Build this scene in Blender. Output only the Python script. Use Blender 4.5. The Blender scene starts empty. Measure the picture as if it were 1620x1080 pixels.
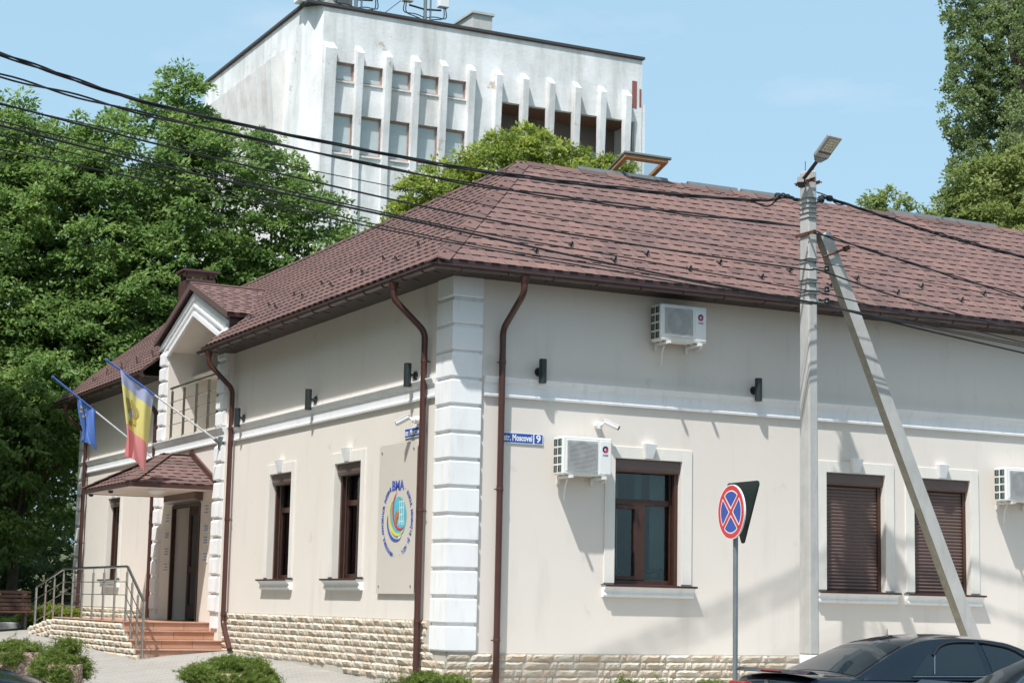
import bpy, bmesh, math, random
import numpy as np
from mathutils import Vector, Matrix
random.seed(7)
RNG = np.random.default_rng(11)
SC = bpy.context.scene
COL = SC.collection

# ------------------------------------------------------------------ camera
CAM_LOC = Vector((-10.812, -23.517, 1.45))
def cam_axes(yaw, pitch, roll):
    f = Vector((math.sin(yaw)*math.cos(pitch), math.cos(yaw)*math.cos(pitch), math.sin(pitch)))
    r = Vector((math.cos(yaw), -math.sin(yaw), 0)); u = r.cross(f)
    c, s = math.cos(roll), math.sin(roll)
    return c*r + s*u, -s*r + c*u, f
_r, _u, _f = cam_axes(math.radians(26.5034), math.radians(8.0784), math.radians(1.1613))
cd = bpy.data.cameras.new('camera'); cam = bpy.data.objects.new('camera', cd); COL.objects.link(cam)
cam.matrix_world = Matrix(((_r.x, _u.x, -_f.x, CAM_LOC.x), (_r.y, _u.y, -_f.y, CAM_LOC.y), (_r.z, _u.z, -_f.z, CAM_LOC.z), (0, 0, 0, 1)))
cd.sensor_width = 36; cd.lens = 65.02; cd.clip_end = 2000; cd.clip_start = 0.1
cd.dof.use_dof = True; cd.dof.focus_distance = 28.0; cd.dof.aperture_fstop = 5.6
SC.camera = cam
# ------------------------------------------------------------------ sky, sun, exposure
VEIL = 0.5
SUN_D = Vector((1.33, 1.0, -2.9)).normalized()
W = bpy.data.worlds.new('World'); SC.world = W; W.use_nodes = True
nt = W.node_tree; bg = nt.nodes['Background']
sky = nt.nodes.new('ShaderNodeTexSky'); sky.sky_type = 'NISHITA'; sky.sun_disc = False
sky.sun_elevation = math.radians(60.1); sky.sun_rotation = math.atan2(-SUN_D.x, -SUN_D.y)
sky.altitude = 100; sky.air_density = 1.0; sky.dust_density = 3.5; sky.ozone_density = 1.0
# thin high cloud veil mixed into the sky
tc = nt.nodes.new('ShaderNodeTexCoord'); mp = nt.nodes.new('ShaderNodeMapping'); mp.inputs['Scale'].default_value = (2.2, 2.2, 7.0)
nz = nt.nodes.new('ShaderNodeTexNoise'); nz.inputs['Scale'].default_value = 2.0; nz.inputs['Detail'].default_value = 6; nz.inputs['Roughness'].default_value = .6
rp = nt.nodes.new('ShaderNodeValToRGB'); rp.color_ramp.elements[0].position = .55; rp.color_ramp.elements[1].position = .9
rp.color_ramp.elements[1].color = (.5, .5, .5, 1)
mx = nt.nodes.new('ShaderNodeMix'); mx.data_type = 'RGBA'; mx.inputs[7].default_value = (6.9, 7.3, 7.6, 1)
nt.links.new(tc.outputs['Generated'], mp.inputs['Vector']); nt.links.new(mp.outputs['Vector'], nz.inputs['Vector'])
nt.links.new(nz.outputs['Fac'], rp.inputs['Fac']); nt.links.new(rp.outputs['Color'], mx.inputs[0])
veil = nt.nodes.new('ShaderNodeMix'); veil.data_type = 'RGBA'; veil.inputs[7].default_value = (4.7, 7.5, 9.3, 1)   # even summer haze over the whole sky
sx = nt.nodes.new('ShaderNodeSeparateXYZ'); nt.links.new(tc.outputs['Generated'], sx.inputs[0])
mr = nt.nodes.new('ShaderNodeMapRange'); mr.interpolation_type = 'SMOOTHSTEP'; nt.links.new(sx.outputs['Z'], mr.inputs['Value'])
for k_, v_ in (('From Min', .40), ('From Max', 1.0), ('To Min', VEIL), ('To Max', VEIL*.35)): mr.inputs[k_].default_value = v_   # haze thins towards the zenith
nt.links.new(mr.outputs['Result'], veil.inputs[0])
nt.links.new(sky.outputs['Color'], veil.inputs[6]); nt.links.new(veil.outputs[2], mx.inputs[6]); nt.links.new(mx.outputs[2], bg.inputs['Color'])
bg.inputs['Strength'].default_value = 0.093
sl = bpy.data.lights.new('sun', 'SUN'); sl.energy = 4.0; sl.angle = math.radians(.8); sl.color = (1, .99, .975)
so = bpy.data.objects.new('sun', sl); COL.objects.link(so); so.rotation_euler = SUN_D.to_track_quat('-Z', 'Y').to_euler(); so.location = (-20, -20, 50)
SC.view_settings.view_transform = 'Standard'; SC.view_settings.look = 'None'; SC.view_settings.gamma = 1
SC.view_settings.exposure = 0.56
SC.render.engine = 'CYCLES'

# ------------------------------------------------------------------ materials
def nodes(name):
    m = bpy.data.materials.new(name); m.use_nodes = True
    t = m.node_tree; return m, t, t.nodes['Principled BSDF']
def ramp(t, fac, stops):
    r = t.nodes.new('ShaderNodeValToRGB'); e = r.color_ramp.elements
    while len(e) < len(stops): e.new(.5)
    for k, (p, c) in enumerate(stops): e[k].position = p; e[k].color = (*c, 1)
    t.links.new(fac, r.inputs['Fac']); return r.outputs['Color']
def noise(t, scale, detail=4, rough=.55, space='Object', stretch=None):
    c = t.nodes.new('ShaderNodeTexCoord'); n = t.nodes.new('ShaderNodeTexNoise')
    n.inputs['Scale'].default_value = scale; n.inputs['Detail'].default_value = detail; n.inputs['Roughness'].default_value = rough
    src = c.outputs[space] if space != 'World' else t.nodes.new('ShaderNodeNewGeometry').outputs['Position']
    if stretch:
        mpn = t.nodes.new('ShaderNodeMapping'); mpn.inputs['Scale'].default_value = stretch
        t.links.new(src, mpn.inputs['Vector']); src = mpn.outputs['Vector']
    t.links.new(src, n.inputs['Vector']); return n.outputs['Fac']
def mixc(t, fac, a, b, blend='MIX'):
    x = t.nodes.new('ShaderNodeMix'); x.data_type = 'RGBA'; x.blend_type = blend
    for sock, val in ((0, fac), (6, a), (7, b)):
        if isinstance(val, (int, float)): x.inputs[sock].default_value = val
        elif isinstance(val, tuple): x.inputs[sock].default_value = (*val, 1)
        else: t.links.new(val, x.inputs[sock])
    return x.outputs[2]
def bump(t, b, fac, strength=.3, dist=.01):
    n = t.nodes.new('ShaderNodeBump'); n.inputs['Strength'].default_value = strength; n.inputs['Distance'].default_value = dist
    t.links.new(fac, n.inputs['Height']); t.links.new(n.outputs['Normal'], b.inputs['Normal'])
def simple(name, col, rough=.6, metal=0, var=.12, scale=6, bmp=0, spec=.5, space='Object', coat=0):
    m, t, b = nodes(name)
    f = noise(t, scale, 5, space=space)
    d = tuple(c*(1-var) for c in col); l = tuple(min(1, c*(1+var)) for c in col)
    t.links.new(ramp(t, f, [(.3, d), (.7, l)]), b.inputs['Base Color'])
    b.inputs['Roughness'].default_value = rough; b.inputs['Metallic'].default_value = metal
    b.inputs['Specular IOR Level'].default_value = spec; b.inputs['Coat Weight'].default_value = coat
    if bmp: bump(t, b, noise(t, scale*8, 3, space=space), bmp)
    return m
def m_plaster():
    m, t, b = nodes('cream_plaster')
    big = noise(t, .35, 5, .6, 'World'); c = ramp(t, big, [(.3, (.68, .622, .56)), (.7, (.72, .662, .60))])
    st = noise(t, 1.0, 5, .65, 'World', (2.2, 2.2, .35))      # rain runs
    c = mixc(t, ramp(t, st, [(.55, (0, 0, 0)), (.82, (.36, .36, .36))]), c, (.44, .39, .31))
    sp = noise(t, 2.6, 3, .5, 'World')                         # soot blots
    c = mixc(t, ramp(t, sp, [(.66, (0, 0, 0)), (.74, (.22, .22, .22))]), c, (.36, .32, .27))
    t.links.new(c, b.inputs['Base Color']); b.inputs['Roughness'].default_value = .9; b.inputs['Specular IOR Level'].default_value = .2
    bump(t, b, noise(t, 160, 3, .6, 'World'), .25, .004); return m
def m_white(name='white_render', col=(.82, .82, .82)):
    m, t, b = nodes(name)
    c = ramp(t, noise(t, 2.0, 5, .6, 'World'), [(.3, tuple(x*.93 for x in col)), (.7, col)])
    c = mixc(t, ramp(t, noise(t, 3.0, 5, .6, 'World', (3, 3, .5)), [(.52, (0, 0, 0)), (.82, (.42, .42, .42))]), c, (.52, .50, .46))
    t.links.new(c, b.inputs['Base Color']); b.inputs['Roughness'].default_value = .75; b.inputs['Specular IOR Level'].default_value = .25
    bump(t, b, noise(t, 120, 2, .5, 'World'), .15, .003); return m
def m_stone():
    m, t, b = nodes('split_limestone')
    oi = t.nodes.new('ShaderNodeObjectInfo')
    base = ramp(t, oi.outputs['Random'], [(0, (.47, .42, .345)), (.35, (.55, .50, .42)), (.7, (.61, .57, .49)), (1, (.52, .43, .325))])
    c = mixc(t, ramp(t, noise(t, 5, 5, .65, 'World'), [(.42, (0, 0, 0)), (.72, (.75, .75, .75))]), base, (.47, .33, .21))
    c = mixc(t, ramp(t, noise(t, 30, 4, .6, 'World'), [(.5, (0, 0, 0)), (.8, (.4, .4, .4))]), c, (.34, .30, .25))
    t.links.new(c, b.inputs['Base Color']); b.inputs['Roughness'].default_value = .92; b.inputs['Specular IOR Level'].default_value = .2
    bump(t, b, noise(t, 45, 5, .7, 'World'), .7, .012); return m
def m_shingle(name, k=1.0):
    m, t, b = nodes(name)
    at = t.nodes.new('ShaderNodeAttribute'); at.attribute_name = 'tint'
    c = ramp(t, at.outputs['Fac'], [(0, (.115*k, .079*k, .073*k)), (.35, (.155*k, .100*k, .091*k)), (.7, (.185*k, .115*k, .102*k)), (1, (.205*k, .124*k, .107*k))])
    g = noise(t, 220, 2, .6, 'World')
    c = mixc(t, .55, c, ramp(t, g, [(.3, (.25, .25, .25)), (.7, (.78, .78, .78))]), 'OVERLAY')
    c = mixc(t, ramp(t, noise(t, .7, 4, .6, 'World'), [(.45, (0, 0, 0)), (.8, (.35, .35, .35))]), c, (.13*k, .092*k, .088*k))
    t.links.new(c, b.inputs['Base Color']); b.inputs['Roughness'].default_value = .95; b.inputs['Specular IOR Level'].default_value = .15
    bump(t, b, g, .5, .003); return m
def m_glass(name='window_glass', tint=(.8, .86, .86), ior=1.5):
    m, t, b = nodes(name); t.nodes.remove(b)
    tr = t.nodes.new('ShaderNodeBsdfTransparent'); tr.inputs['Color'].default_value = (*tint, 1)
    gl = t.nodes.new('ShaderNodeBsdfGlossy'); gl.inputs['Roughness'].default_value = .015; gl.inputs['Color'].default_value = (.95, .98, 1, 1)
    fr = t.nodes.new('ShaderNodeFresnel'); fr.inputs['IOR'].default_value = ior
    mxs = t.nodes.new('ShaderNodeMixShader'); t.links.new(fr.outputs[0], mxs.inputs[0]); t.links.new(tr.outputs[0], mxs.inputs[1]); t.links.new(gl.outputs[0], mxs.inputs[2])
    t.links.new(mxs.outputs[0], t.nodes['Material Output'].inputs['Surface']); return m
def m_leaf(name, a, b_, c_, trans=.35):
    m, t, b = nodes(name)
    at = t.nodes.new('ShaderNodeAttribute'); at.attribute_name = 'tint'
    col = ramp(t, at.outputs['Fac'], [(0, a), (.55, b_), (1, c_)])
    t.links.new(col, b.inputs['Base Color']); b.inputs['Roughness'].default_value = .5; b.inputs['Specular IOR Level'].default_value = .35
    tl = t.nodes.new('ShaderNodeBsdfTranslucent'); hs = t.nodes.new('ShaderNodeHueSaturation'); hs.inputs['Value'].default_value = 1.5; hs.inputs['Hue'].default_value = .485
    t.links.new(col, hs.inputs['Color']); t.links.new(hs.outputs[0], tl.inputs['Color'])
    ms = t.nodes.new('ShaderNodeMixShader'); ms.inputs[0].default_value = trans
    t.links.new(b.outputs[0], ms.inputs[1]); t.links.new(tl.outputs[0], ms.inputs[2])
    t.links.new(ms.outputs[0], t.nodes['Material Output'].inputs['Surface']); return m
def m_concrete(name, a, b_, stain=(.3, .29, .27), sc=3.0, amt=.5):
    m, t, b = nodes(name)
    c = ramp(t, noise(t, sc, 6, .65, 'World'), [(.3, a), (.7, b_)])
    c = mixc(t, ramp(t, noise(t, sc*1.3, 5, .7, 'World', (2.5, 2.5, .35)), [(.5, (0, 0, 0)), (.8, (amt, amt, amt))]), c, stain)
    t.links.new(c, b.inputs['Base Color']); b.inputs['Roughness'].default_value = .9; b.inputs['Specular IOR Level'].default_value = .2
    bump(t, b, noise(t, 60, 4, .6, 'World'), .5, .006); return m
def m_oldwhite():
    m, t, b = nodes('flaking_whitewashed_concrete')
    c = ramp(t, noise(t, .5, 6, .65, 'World'), [(.3, (.60, .60, .59)), (.65, (.80, .80, .80))])
    c = mixc(t, ramp(t, noise(t, .45, 6, .7, 'World', (1.6, 1.6, .22)), [(.46, (0, 0, 0)), (.72, (.75, .75, .75))]), c, (.38, .375, .34))
    c = mixc(t, ramp(t, noise(t, .8, 8, .78, 'World'), [(.605, (0, 0, 0)), (.64, (.75, .75, .75))]), c, (.42, .34, .27))
    t.links.new(c, b.inputs['Base Color']); b.inputs['Roughness'].default_value = .9; b.inputs['Specular IOR Level'].default_value = .2
    bump(t, b, noise(t, 6, 5, .6, 'World'), .4, .03); return m
def m_tile():
    m, t, b = nodes('terracotta_tile'); oi = t.nodes.new('ShaderNodeObjectInfo')
    base = ramp(t, oi.outputs['Random'], [(0, (.40, .20, .125)), (.5, (.46, .25, .165)), (1, (.43, .27, .20))])
    c = mixc(t, ramp(t, noise(t, 4, 6, .7, 'World', (1, 1, 3)), [(.45, (0, 0, 0)), (.7, (.6, .6, .6))]), base, (.52, .36, .27))
    t.links.new(c, b.inputs['Base Color']); b.inputs['Roughness'].default_value = .45; return m
def m_pebble():
    m, t, b = nodes('exposed_aggregate'); c = t.nodes.new('ShaderNodeTexCoord')
    v = t.nodes.new('ShaderNodeTexVoronoi'); v.inputs['Scale'].default_value = 34; t.links.new(c.outputs['Object'], v.inputs['Vector'])
    s = t.nodes.new('ShaderNodeSeparateColor'); t.links.new(v.outputs['Color'], s.inputs[0])
    t.links.new(ramp(t, s.outputs[0], [(0, (.10, .055, .04)), (.4, (.27, .15, .11)), (.75, (.40, .30, .24)), (1, (.48, .44, .40))]), b.inputs['Base Color'])
    b.inputs['Roughness'].default_value = .8; bump(t, b, v.outputs['Distance'], .8, -.012); return m
def m_paving():
    m, t, b = nodes('grey_paving'); g = t.nodes.new('ShaderNodeNewGeometry'); br = t.nodes.new('ShaderNodeTexBrick')
    t.links.new(g.outputs['Position'], br.inputs['Vector']); br.inputs['Scale'].default_value = 1.0
    br.inputs['Brick Width'].default_value = .22; br.inputs['Row Height'].default_value = .11; br.inputs['Mortar Size'].default_value = .006
    br.inputs['Color1'].default_value = (.33, .31, .28, 1); br.inputs['Color2'].default_value = (.27, .255, .23, 1); br.inputs['Mortar'].default_value = (.16, .15, .14, 1)
    c = mixc(t, ramp(t, noise(t, 1.1, 6, .65, 'World'), [(.4, (0, 0, 0)), (.75, (.5, .5, .5))]), br.outputs['Color'], (.38, .36, .33))
    t.links.new(c, b.inputs['Base Color']); b.inputs['Roughness'].default_value = .85; bump(t, b, br.outputs['Fac'], .5, -.006); return m
M = dict(
    skyglass=m_glass('roof_window_glass', (.86, .9, .9), 1.12), led=simple('led_lens', (.62, .58, .42), .2), ledgrey=simple('lamp_grey', (.36, .37, .37), .5, .3),
    plaster=m_plaster(), white=m_white(), trim=m_white('pale_window_trim', (.735, .70, .64)), stone=m_stone(),
    mortar=m_concrete('lime_mortar', (.44, .41, .35), (.52, .49, .43), (.33, .30, .25), 6),
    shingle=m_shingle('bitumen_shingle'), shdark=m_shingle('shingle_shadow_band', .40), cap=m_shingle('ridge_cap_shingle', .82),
    brown=simple('brown_painted_metal', (.068, .027, .022), .34, 0, .1, 3, spec=.5), fascia=simple('brown_fascia', (.052, .022, .020), .4, 0, .1, 3),
    gutter=simple('dull_brown_gutter', (.075, .050, .045), .35, .3, .15, 5), frame=simple('brown_window_frame', (.052, .021, .014), .35, 0, .15, 8),
    slat=simple('brown_shutter_slat', (.125, .082, .070), .36, 0, .08, 8), glass=m_glass(), dark=simple('dark_interior', (.05, .048, .045), .9),
    room=simple('room_wall', (.16, .165, .15), .9), curtain=simple('grey_green_curtain', (.26, .30, .25), .9, 0, .1, 3),
    steel=simple('stainless_steel', (.55, .54, .52), .22, 1.0, .08, 20), zinc=simple('grey_sheet_metal', (.20, .225, .225), .42, .6, .12, 6),
    anth=simple('anthracite_lamp', (.018, .026, .027), .45, 0, .1, 8), acw=simple('air_conditioner_white', (.72, .72, .69), .38, 0, .04, 3),
    acg=simple('grille_grey', (.46, .46, .45), .5), acd=simple('fan_dark', (.035, .037, .036), .6), acm=simple('fan_grey', (.25, .25, .245), .6), fins=simple('teal_fins', (.10, .20, .17), .5, .3),
    plastic=simple('white_plastic', (.74, .74, .73), .35, 0, .03), black=simple('black_plastic', (.012, .012, .013), .4),
    cable=simple('black_cable', (.012, .013, .014), .55, 0, .1, 20), concrete=m_concrete('pole_concrete', (.38, .375, .355), (.48, .47, .445), (.27, .265, .25), 2.2, .6),
    roughc=m_concrete('rough_cast_concrete', (.25, .235, .19), (.36, .34, .28), (.2, .19, .16), 9, .4), whitewash=m_concrete('whitewash', (.72, .72, .72), (.8, .8, .8), (.5, .5, .48), 8, .4),
    rust=simple('rusty_steel', (.10, .045, .03), .8, .2, .35, 20), blue=simple('enamel_blue', (.02, .075, .36), .3, 0, .05), redp=simple('sign_red', (.62, .03, .035), .3, 0, .05),
    whitep=simple('sign_white', (.80, .80, .80), .3, 0, .03), post=simple('galvanised_post', (.22, .245, .26), .45, .5, .12, 10), signback=simple('sign_back_dark', (.022, .035, .032), .5, .2, .2, 6),
    bluetext=simple('blue_lettering', (.06, .10, .44), .4, 0, .05), navy=simple('navy', (.012, .016, .10), .4), red=simple('logo_red', (.70, .03, .04), .4), yellow=simple('logo_yellow', (.75, .62, .06), .4),
    cyan=simple('logo_cyan', (.11, .47, .56), .35), pale=simple('logo_pale', (.62, .70, .72), .4), orange=simple('logo_orange', (.50, .16, .05), .5),
    acrylic=simple('beige_acrylic', (.62, .565, .495), .3, 0, .02, 1), tile=m_tile(), wood=simple('bench_wood', (.085, .037, .026), .5, 0, .3, 12), pine=simple('varnished_pine', (.40, .205, .085), .4, 0, .15, 10),
    iron=simple('black_iron', (.02, .02, .02), .5), pebble=m_pebble(), paving=m_paving(), sidewalk=m_concrete('pale_concrete_slabs', (.43, .39, .33), (.51, .465, .40), (.32, .29, .25), 2, .3), asphalt=m_concrete('worn_asphalt', (.075, .074, .072), (.10, .098, .094), (.03, .03, .03), 3), soffit=simple('dark_brown_soffit', (.028, .018, .015), .6), dirty=m_concrete('dirty_flaking_concrete', (.60, .58, .55), (.78, .77, .76), (.40, .36, .31), .8, .6), ptext=simple('faded_blue_print', (.22, .28, .45), .6), soil=m_concrete('dry_grass_soil', (.06, .07, .03), (.10, .105, .05), (.05, .05, .03), 2),
    kerb=m_concrete('kerb_concrete', (.42, .42, .40), (.52, .52, .50)), kerbw=m_concrete('kerb_paint', (.72, .72, .71), (.8, .8, .8)), bark=m_concrete('bark', (.075, .06, .045), (.13, .105, .08), (.05, .04, .03), 8),
    oldwhite=m_oldwhite(), bgdark=simple('bare_grey_brown_render', (.20, .165, .15), .9, 0, .15, .6, space='World'), bgceil=simple('rusty_ceiling', (.17, .085, .055), .9), bgframe=simple('faded_red_brown_frame', (.34, .22, .18), .7, 0, .3, 3),
    bgglass=simple('blinds_behind_glass', (.44, .50, .505), .12, 0, .12, 1.0, spec=.6), bgroof=simple('roof_felt', (.045, .05, .052), .8), bgred=simple('red_oxide_edge', (.25, .09, .08), .8),
    chim=simple('brown_chimney_sheet', (.085, .040, .036), .45, .1, .1, 4), leaf1=m_leaf('walnut_leaf', (.064, .128, .034), (.142, .240, .062), (.265, .365, .105), .42), leaf2=m_leaf('lime_leaf', (.08, .13, .024), (.20, .27, .045), (.37, .41, .075), .42),
    leaf3=m_leaf('poplar_leaf', (.085, .135, .055), (.18, .25, .095), (.30, .36, .165), .42), leaf4=m_leaf('pale_leaf', (.095, .14, .04), (.20, .26, .075), (.33, .36, .125), .42), jun=m_leaf('juniper_needle', (.050, .095, .020), (.14, .205, .04), (.29, .34, .08), .3),
    grass=m_leaf('grass_blade', (.04, .09, .02), (.09, .16, .03), (.15, .2, .05)), paint=simple('dark_blue_grey_car_paint', (.005, .010, .017), .14, 0, .05, 2, spec=.3, coat=.6), carglass=simple('tinted_car_glass', (.012, .02, .026), .04, 0, .05, 1, spec=.45), rubber=simple('tyre_rubber', (.015, .015, .015), .8), chrome=simple('chrome', (.6, .6, .6), .12, 1), tail=simple('tail_lamp_red', (.30, .012, .012), .15, coat=.5))

# ------------------------------------------------------------------ mesh helpers
class MB:
    def __init__(s): s.v = []; s.f = []; s.m = []
    def add(s, vs, fs, mi=0):
        o = len(s.v); s.v += [tuple(p) for p in vs]; s.f += [tuple(i+o for i in f) for f in fs]; s.m += [mi]*len(fs); return s
    def box(s, x0, x1, y0, y1, z0, z1, mi=0):
        return s.add([(x0, y0, z0), (x1, y0, z0), (x1, y1, z0), (x0, y1, z0), (x0, y0, z1), (x1, y0, z1), (x1, y1, z1), (x0, y1, z1)],
                     [(0, 3, 2, 1), (4, 5, 6, 7), (0, 1, 5, 4), (1, 2, 6, 5), (2, 3, 7, 6), (3, 0, 4, 7)], mi)
    def quad(s, a, b, c, d, mi=0): return s.add([a, b, c, d], [(0, 1, 2, 3)], mi)
    def prism(s, poly, off, mi=0):
        n = len(poly); off = Vector(off); P = [Vector(p) for p in poly]; Q = [p+off for p in P]
        return s.add(P+Q, [tuple(range(n))[::-1], tuple(range(n, 2*n))]+[(i, (i+1) % n, (i+1) % n+n, i+n) for i in range(n)], mi)
    def bar(s, p, q, w, h, up=(0, 0, 1), mi=0):
        p, q, up = Vector(p), Vector(q), Vector(up); d = (q-p).normalized(); x = d.cross(up)
        if x.length < 1e-4: x = d.cross(Vector((1, 0, 0)))
        x.normalize(); y = x.cross(d).normalized(); x *= w/2; y *= h/2
        return s.prism([p-x-y, p+x-y, p+x+y, p-x+y], q-p, mi)
    def tube(s, path, r, n=8, mi=0, cap=True):
        P = [Vector(p) for p in path]; k = len(P); rr = r if isinstance(r, (list, tuple)) else [r]*k
        o = len(s.v); ref = None
        for i in range(k):
            d = (P[min(i+1, k-1)]-P[max(i-1, 0)]).normalized()
            if ref is None: ref = d.orthogonal().normalized()
            ref = (ref-d*ref.dot(d)).normalized(); b = d.cross(ref)
            for j in range(n):
                a = 2*math.pi*j/n; s.v.append(tuple(P[i]+(ref*math.cos(a)+b*math.sin(a))*rr[i]))
        for i in range(k-1):
            for j in range(n):
                s.f.append((o+i*n+j, o+i*n+(j+1) % n, o+(i+1)*n+(j+1) % n, o+(i+1)*n+j)); s.m.append(mi)
        if cap:
            s.f.append(tuple(range(o, o+n))[::-1]); s.m.append(mi); s.f.append(tuple(range(o+(k-1)*n, o+k*n))); s.m.append(mi)
        return s
    def lathe(s, prof, n=20, c=(0, 0, 0), mi=0, ax='z'):
        o = len(s.v); c = Vector(c)
        for r, h in prof:
            for j in range(n):
                a = 2*math.pi*j/n; x, y = r*math.cos(a), r*math.sin(a)
                s.v.append(tuple(c+(Vector((x, y, h)) if ax == 'z' else Vector((h, x, y)) if ax == 'x' else Vector((x, h, y)))))
        for i in range(len(prof)-1):
            for j in range(n):
                s.f.append((o+i*n+j, o+i*n+(j+1) % n, o+(i+1)*n+(j+1) % n, o+(i+1)*n+j)); s.m.append(mi)
        s.f.append(tuple(range(o, o+n))[::-1]); s.m.append(mi); k = len(prof)
        s.f.append(tuple(range(o+(k-1)*n, o+k*n))); s.m.append(mi); return s
    def mesh(s, name, mats, smooth=False, tint=None, fix=True):
        me = bpy.data.meshes.new(name); me.from_pydata(s.v, [], s.f)
        for m in (mats if isinstance(mats, (list, tuple)) else [mats]): me.materials.append(m)
        if len(me.materials) > 1: me.polygons.foreach_set('material_index', s.m)
        if fix:
            bm = bmesh.new(); bm.from_mesh(me); bmesh.ops.recalc_face_normals(bm, faces=bm.faces); bm.to_mesh(me); bm.free()
        if smooth:
            me.polygons.foreach_set('use_smooth', [True]*len(me.polygons))
            me.set_sharp_from_angle(angle=math.radians(40))
        if tint is not None:
            a = me.attributes.new('tint', 'FLOAT', 'FACE'); a.data.foreach_set('value', np.asarray(tint, dtype=np.float32))
        me.update(); return me

def link(o, parent=None):
    COL.objects.link(o)
    if parent is not None: o.parent = parent
    return o
def put(name, mb, mats, parent=None, smooth=False, world=True, tint=None, bevel=0, fix=True):
    """world=True: coordinates are world metres and the origin goes to the bottom centre; else local to the parent"""
    me = mb if isinstance(mb, bpy.types.Mesh) else mb.mesh(name, mats, smooth, tint, fix)
    o = bpy.data.objects.new(name, me)
    if world:
        n = len(me.vertices); co = np.empty(n*3, dtype=np.float32); me.vertices.foreach_get('co', co); co = co.reshape(-1, 3)
        lo, hi = co.min(0), co.max(0); c = np.array([(lo[0]+hi[0])/2, (lo[1]+hi[1])/2, lo[2]], dtype=np.float32)
        me.vertices.foreach_set('co', (co-c).ravel()); me.update(); w = Vector(c.tolist())
        q = parent; 
        while q is not None: w = w-q.location; q = q.parent
        o.location = w
    if bevel:
        b = o.modifiers.new('bevel', 'BEVEL'); b.width = bevel; b.segments = 2; b.limit_method = 'ANGLE'
    return link(o, parent)
def tag(o, label, cat=None, group=None, kind=None):
    if label: o['label'] = label
    if cat: o['category'] = cat
    if group: o['group'] = group
    if kind: o['kind'] = kind
    return o
def thing(name, loc, label, cat, group=None, rz=0):
    o = bpy.data.objects.new(name, None); o.empty_display_size = .2; o.location = loc; o.rotation_euler = (0, 0, rz); COL.objects.link(o)
    return tag(o, label, cat, group)
def part(name, parent, loc=(0, 0, 0)):
    o = bpy.data.objects.new(name, None); o.empty_display_size = .1; o.location = loc; return link(o, parent)
def dup(root, loc, label=None, rz=None, group=None):
    def rec(o, p):
        c = o.copy(); COL.objects.link(c); c.parent = p
        for ch in o.children: rec(ch, c)
        return c
    r = rec(root, None); r.location = loc
    if rz is not None: r.rotation_euler = (0, 0, rz)
    if label: r['label'] = label
    if group: r['group'] = group
    return r
def text_mb(body, size, align='CENTER', bold=0):
    cu = bpy.data.curves.new('lettering', 'FONT'); cu.body = body; cu.size = size; cu.align_x = align; cu.align_y = 'CENTER'; cu.offset = bold; cu.resolution_u = 3
    o = bpy.data.objects.new('lettering', cu); COL.objects.link(o); dg = bpy.context.evaluated_depsgraph_get(); dg.update()
    me = bpy.data.meshes.new_from_object(o.evaluated_get(dg)); vs = [v.co.copy() for v in me.vertices]; fs = [tuple(p.vertices) for p in me.polygons]
    bpy.data.objects.remove(o); bpy.data.curves.remove(cu); bpy.data.meshes.remove(me); return vs, fs

# facade frames: P(u, z, d) with d = metres outward from the wall face
RF = lambda u, z, d: (u, -d, z)          # street front (faces -Y)
LF = lambda u, z, d: (-d, u, z)          # court front (faces -X)
def fbox(mb, P, u0, u1, z0, z1, d0, d1, mi=0):
    a = [P(u0, z0, d0), P(u1, z0, d0), P(u1, z1, d0), P(u0, z1, d0)]
    b = [P(u0, z0, d1), P(u1, z0, d1), P(u1, z1, d1), P(u0, z1, d1)]
    return mb.add(a+b, [(0, 1, 2, 3), (4, 7, 6, 5), (0, 4, 5, 1), (1, 5, 6, 2), (2, 6, 7, 3), (3, 7, 4, 0)], mi)
def fprism(mb, P, prof, u0, u1, mi=0):
    """prof: list of (z, d) extruded along u"""
    n = len(prof); a = [P(u0, z, d) for z, d in prof]; b = [P(u1, z, d) for z, d in prof]
    return mb.add(a+b, [tuple(range(n)), tuple(range(n, 2*n))[::-1]]+[(i, (i+1) % n, (i+1) % n+n, i+n) for i in range(n)], mi)
def wall_holes(mb, P, u0, u1, z0, z1, holes, depth, d=0.0):
    us = sorted({u0, u1, *[h[0] for h in holes], *[h[1] for h in holes]}); zs = sorted({z0, z1, *[h[2] for h in holes], *[h[3] for h in holes]})
    for i in range(len(us)-1):
        for j in range(len(zs)-1):
            uc, zc = (us[i]+us[i+1])/2, (zs[j]+zs[j+1])/2
            if any(h[0] < uc < h[1] and h[2] < zc < h[3] for h in holes): continue
            for dd in (d, d-depth):
                mb.quad(P(us[i], zs[j], dd), P(us[i+1], zs[j], dd), P(us[i+1], zs[j+1], dd), P(us[i], zs[j+1], dd))
    for a, b, c, e in holes:
        for (p, q) in (((a, c), (b, c)), ((b, c), (b, e)), ((b, e), (a, e)), ((a, e), (a, c))):
            mb.quad(P(p[0], p[1], d), P(q[0], q[1], d), P(q[0], q[1], d-depth), P(p[0], p[1], d-depth), 1)

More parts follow.
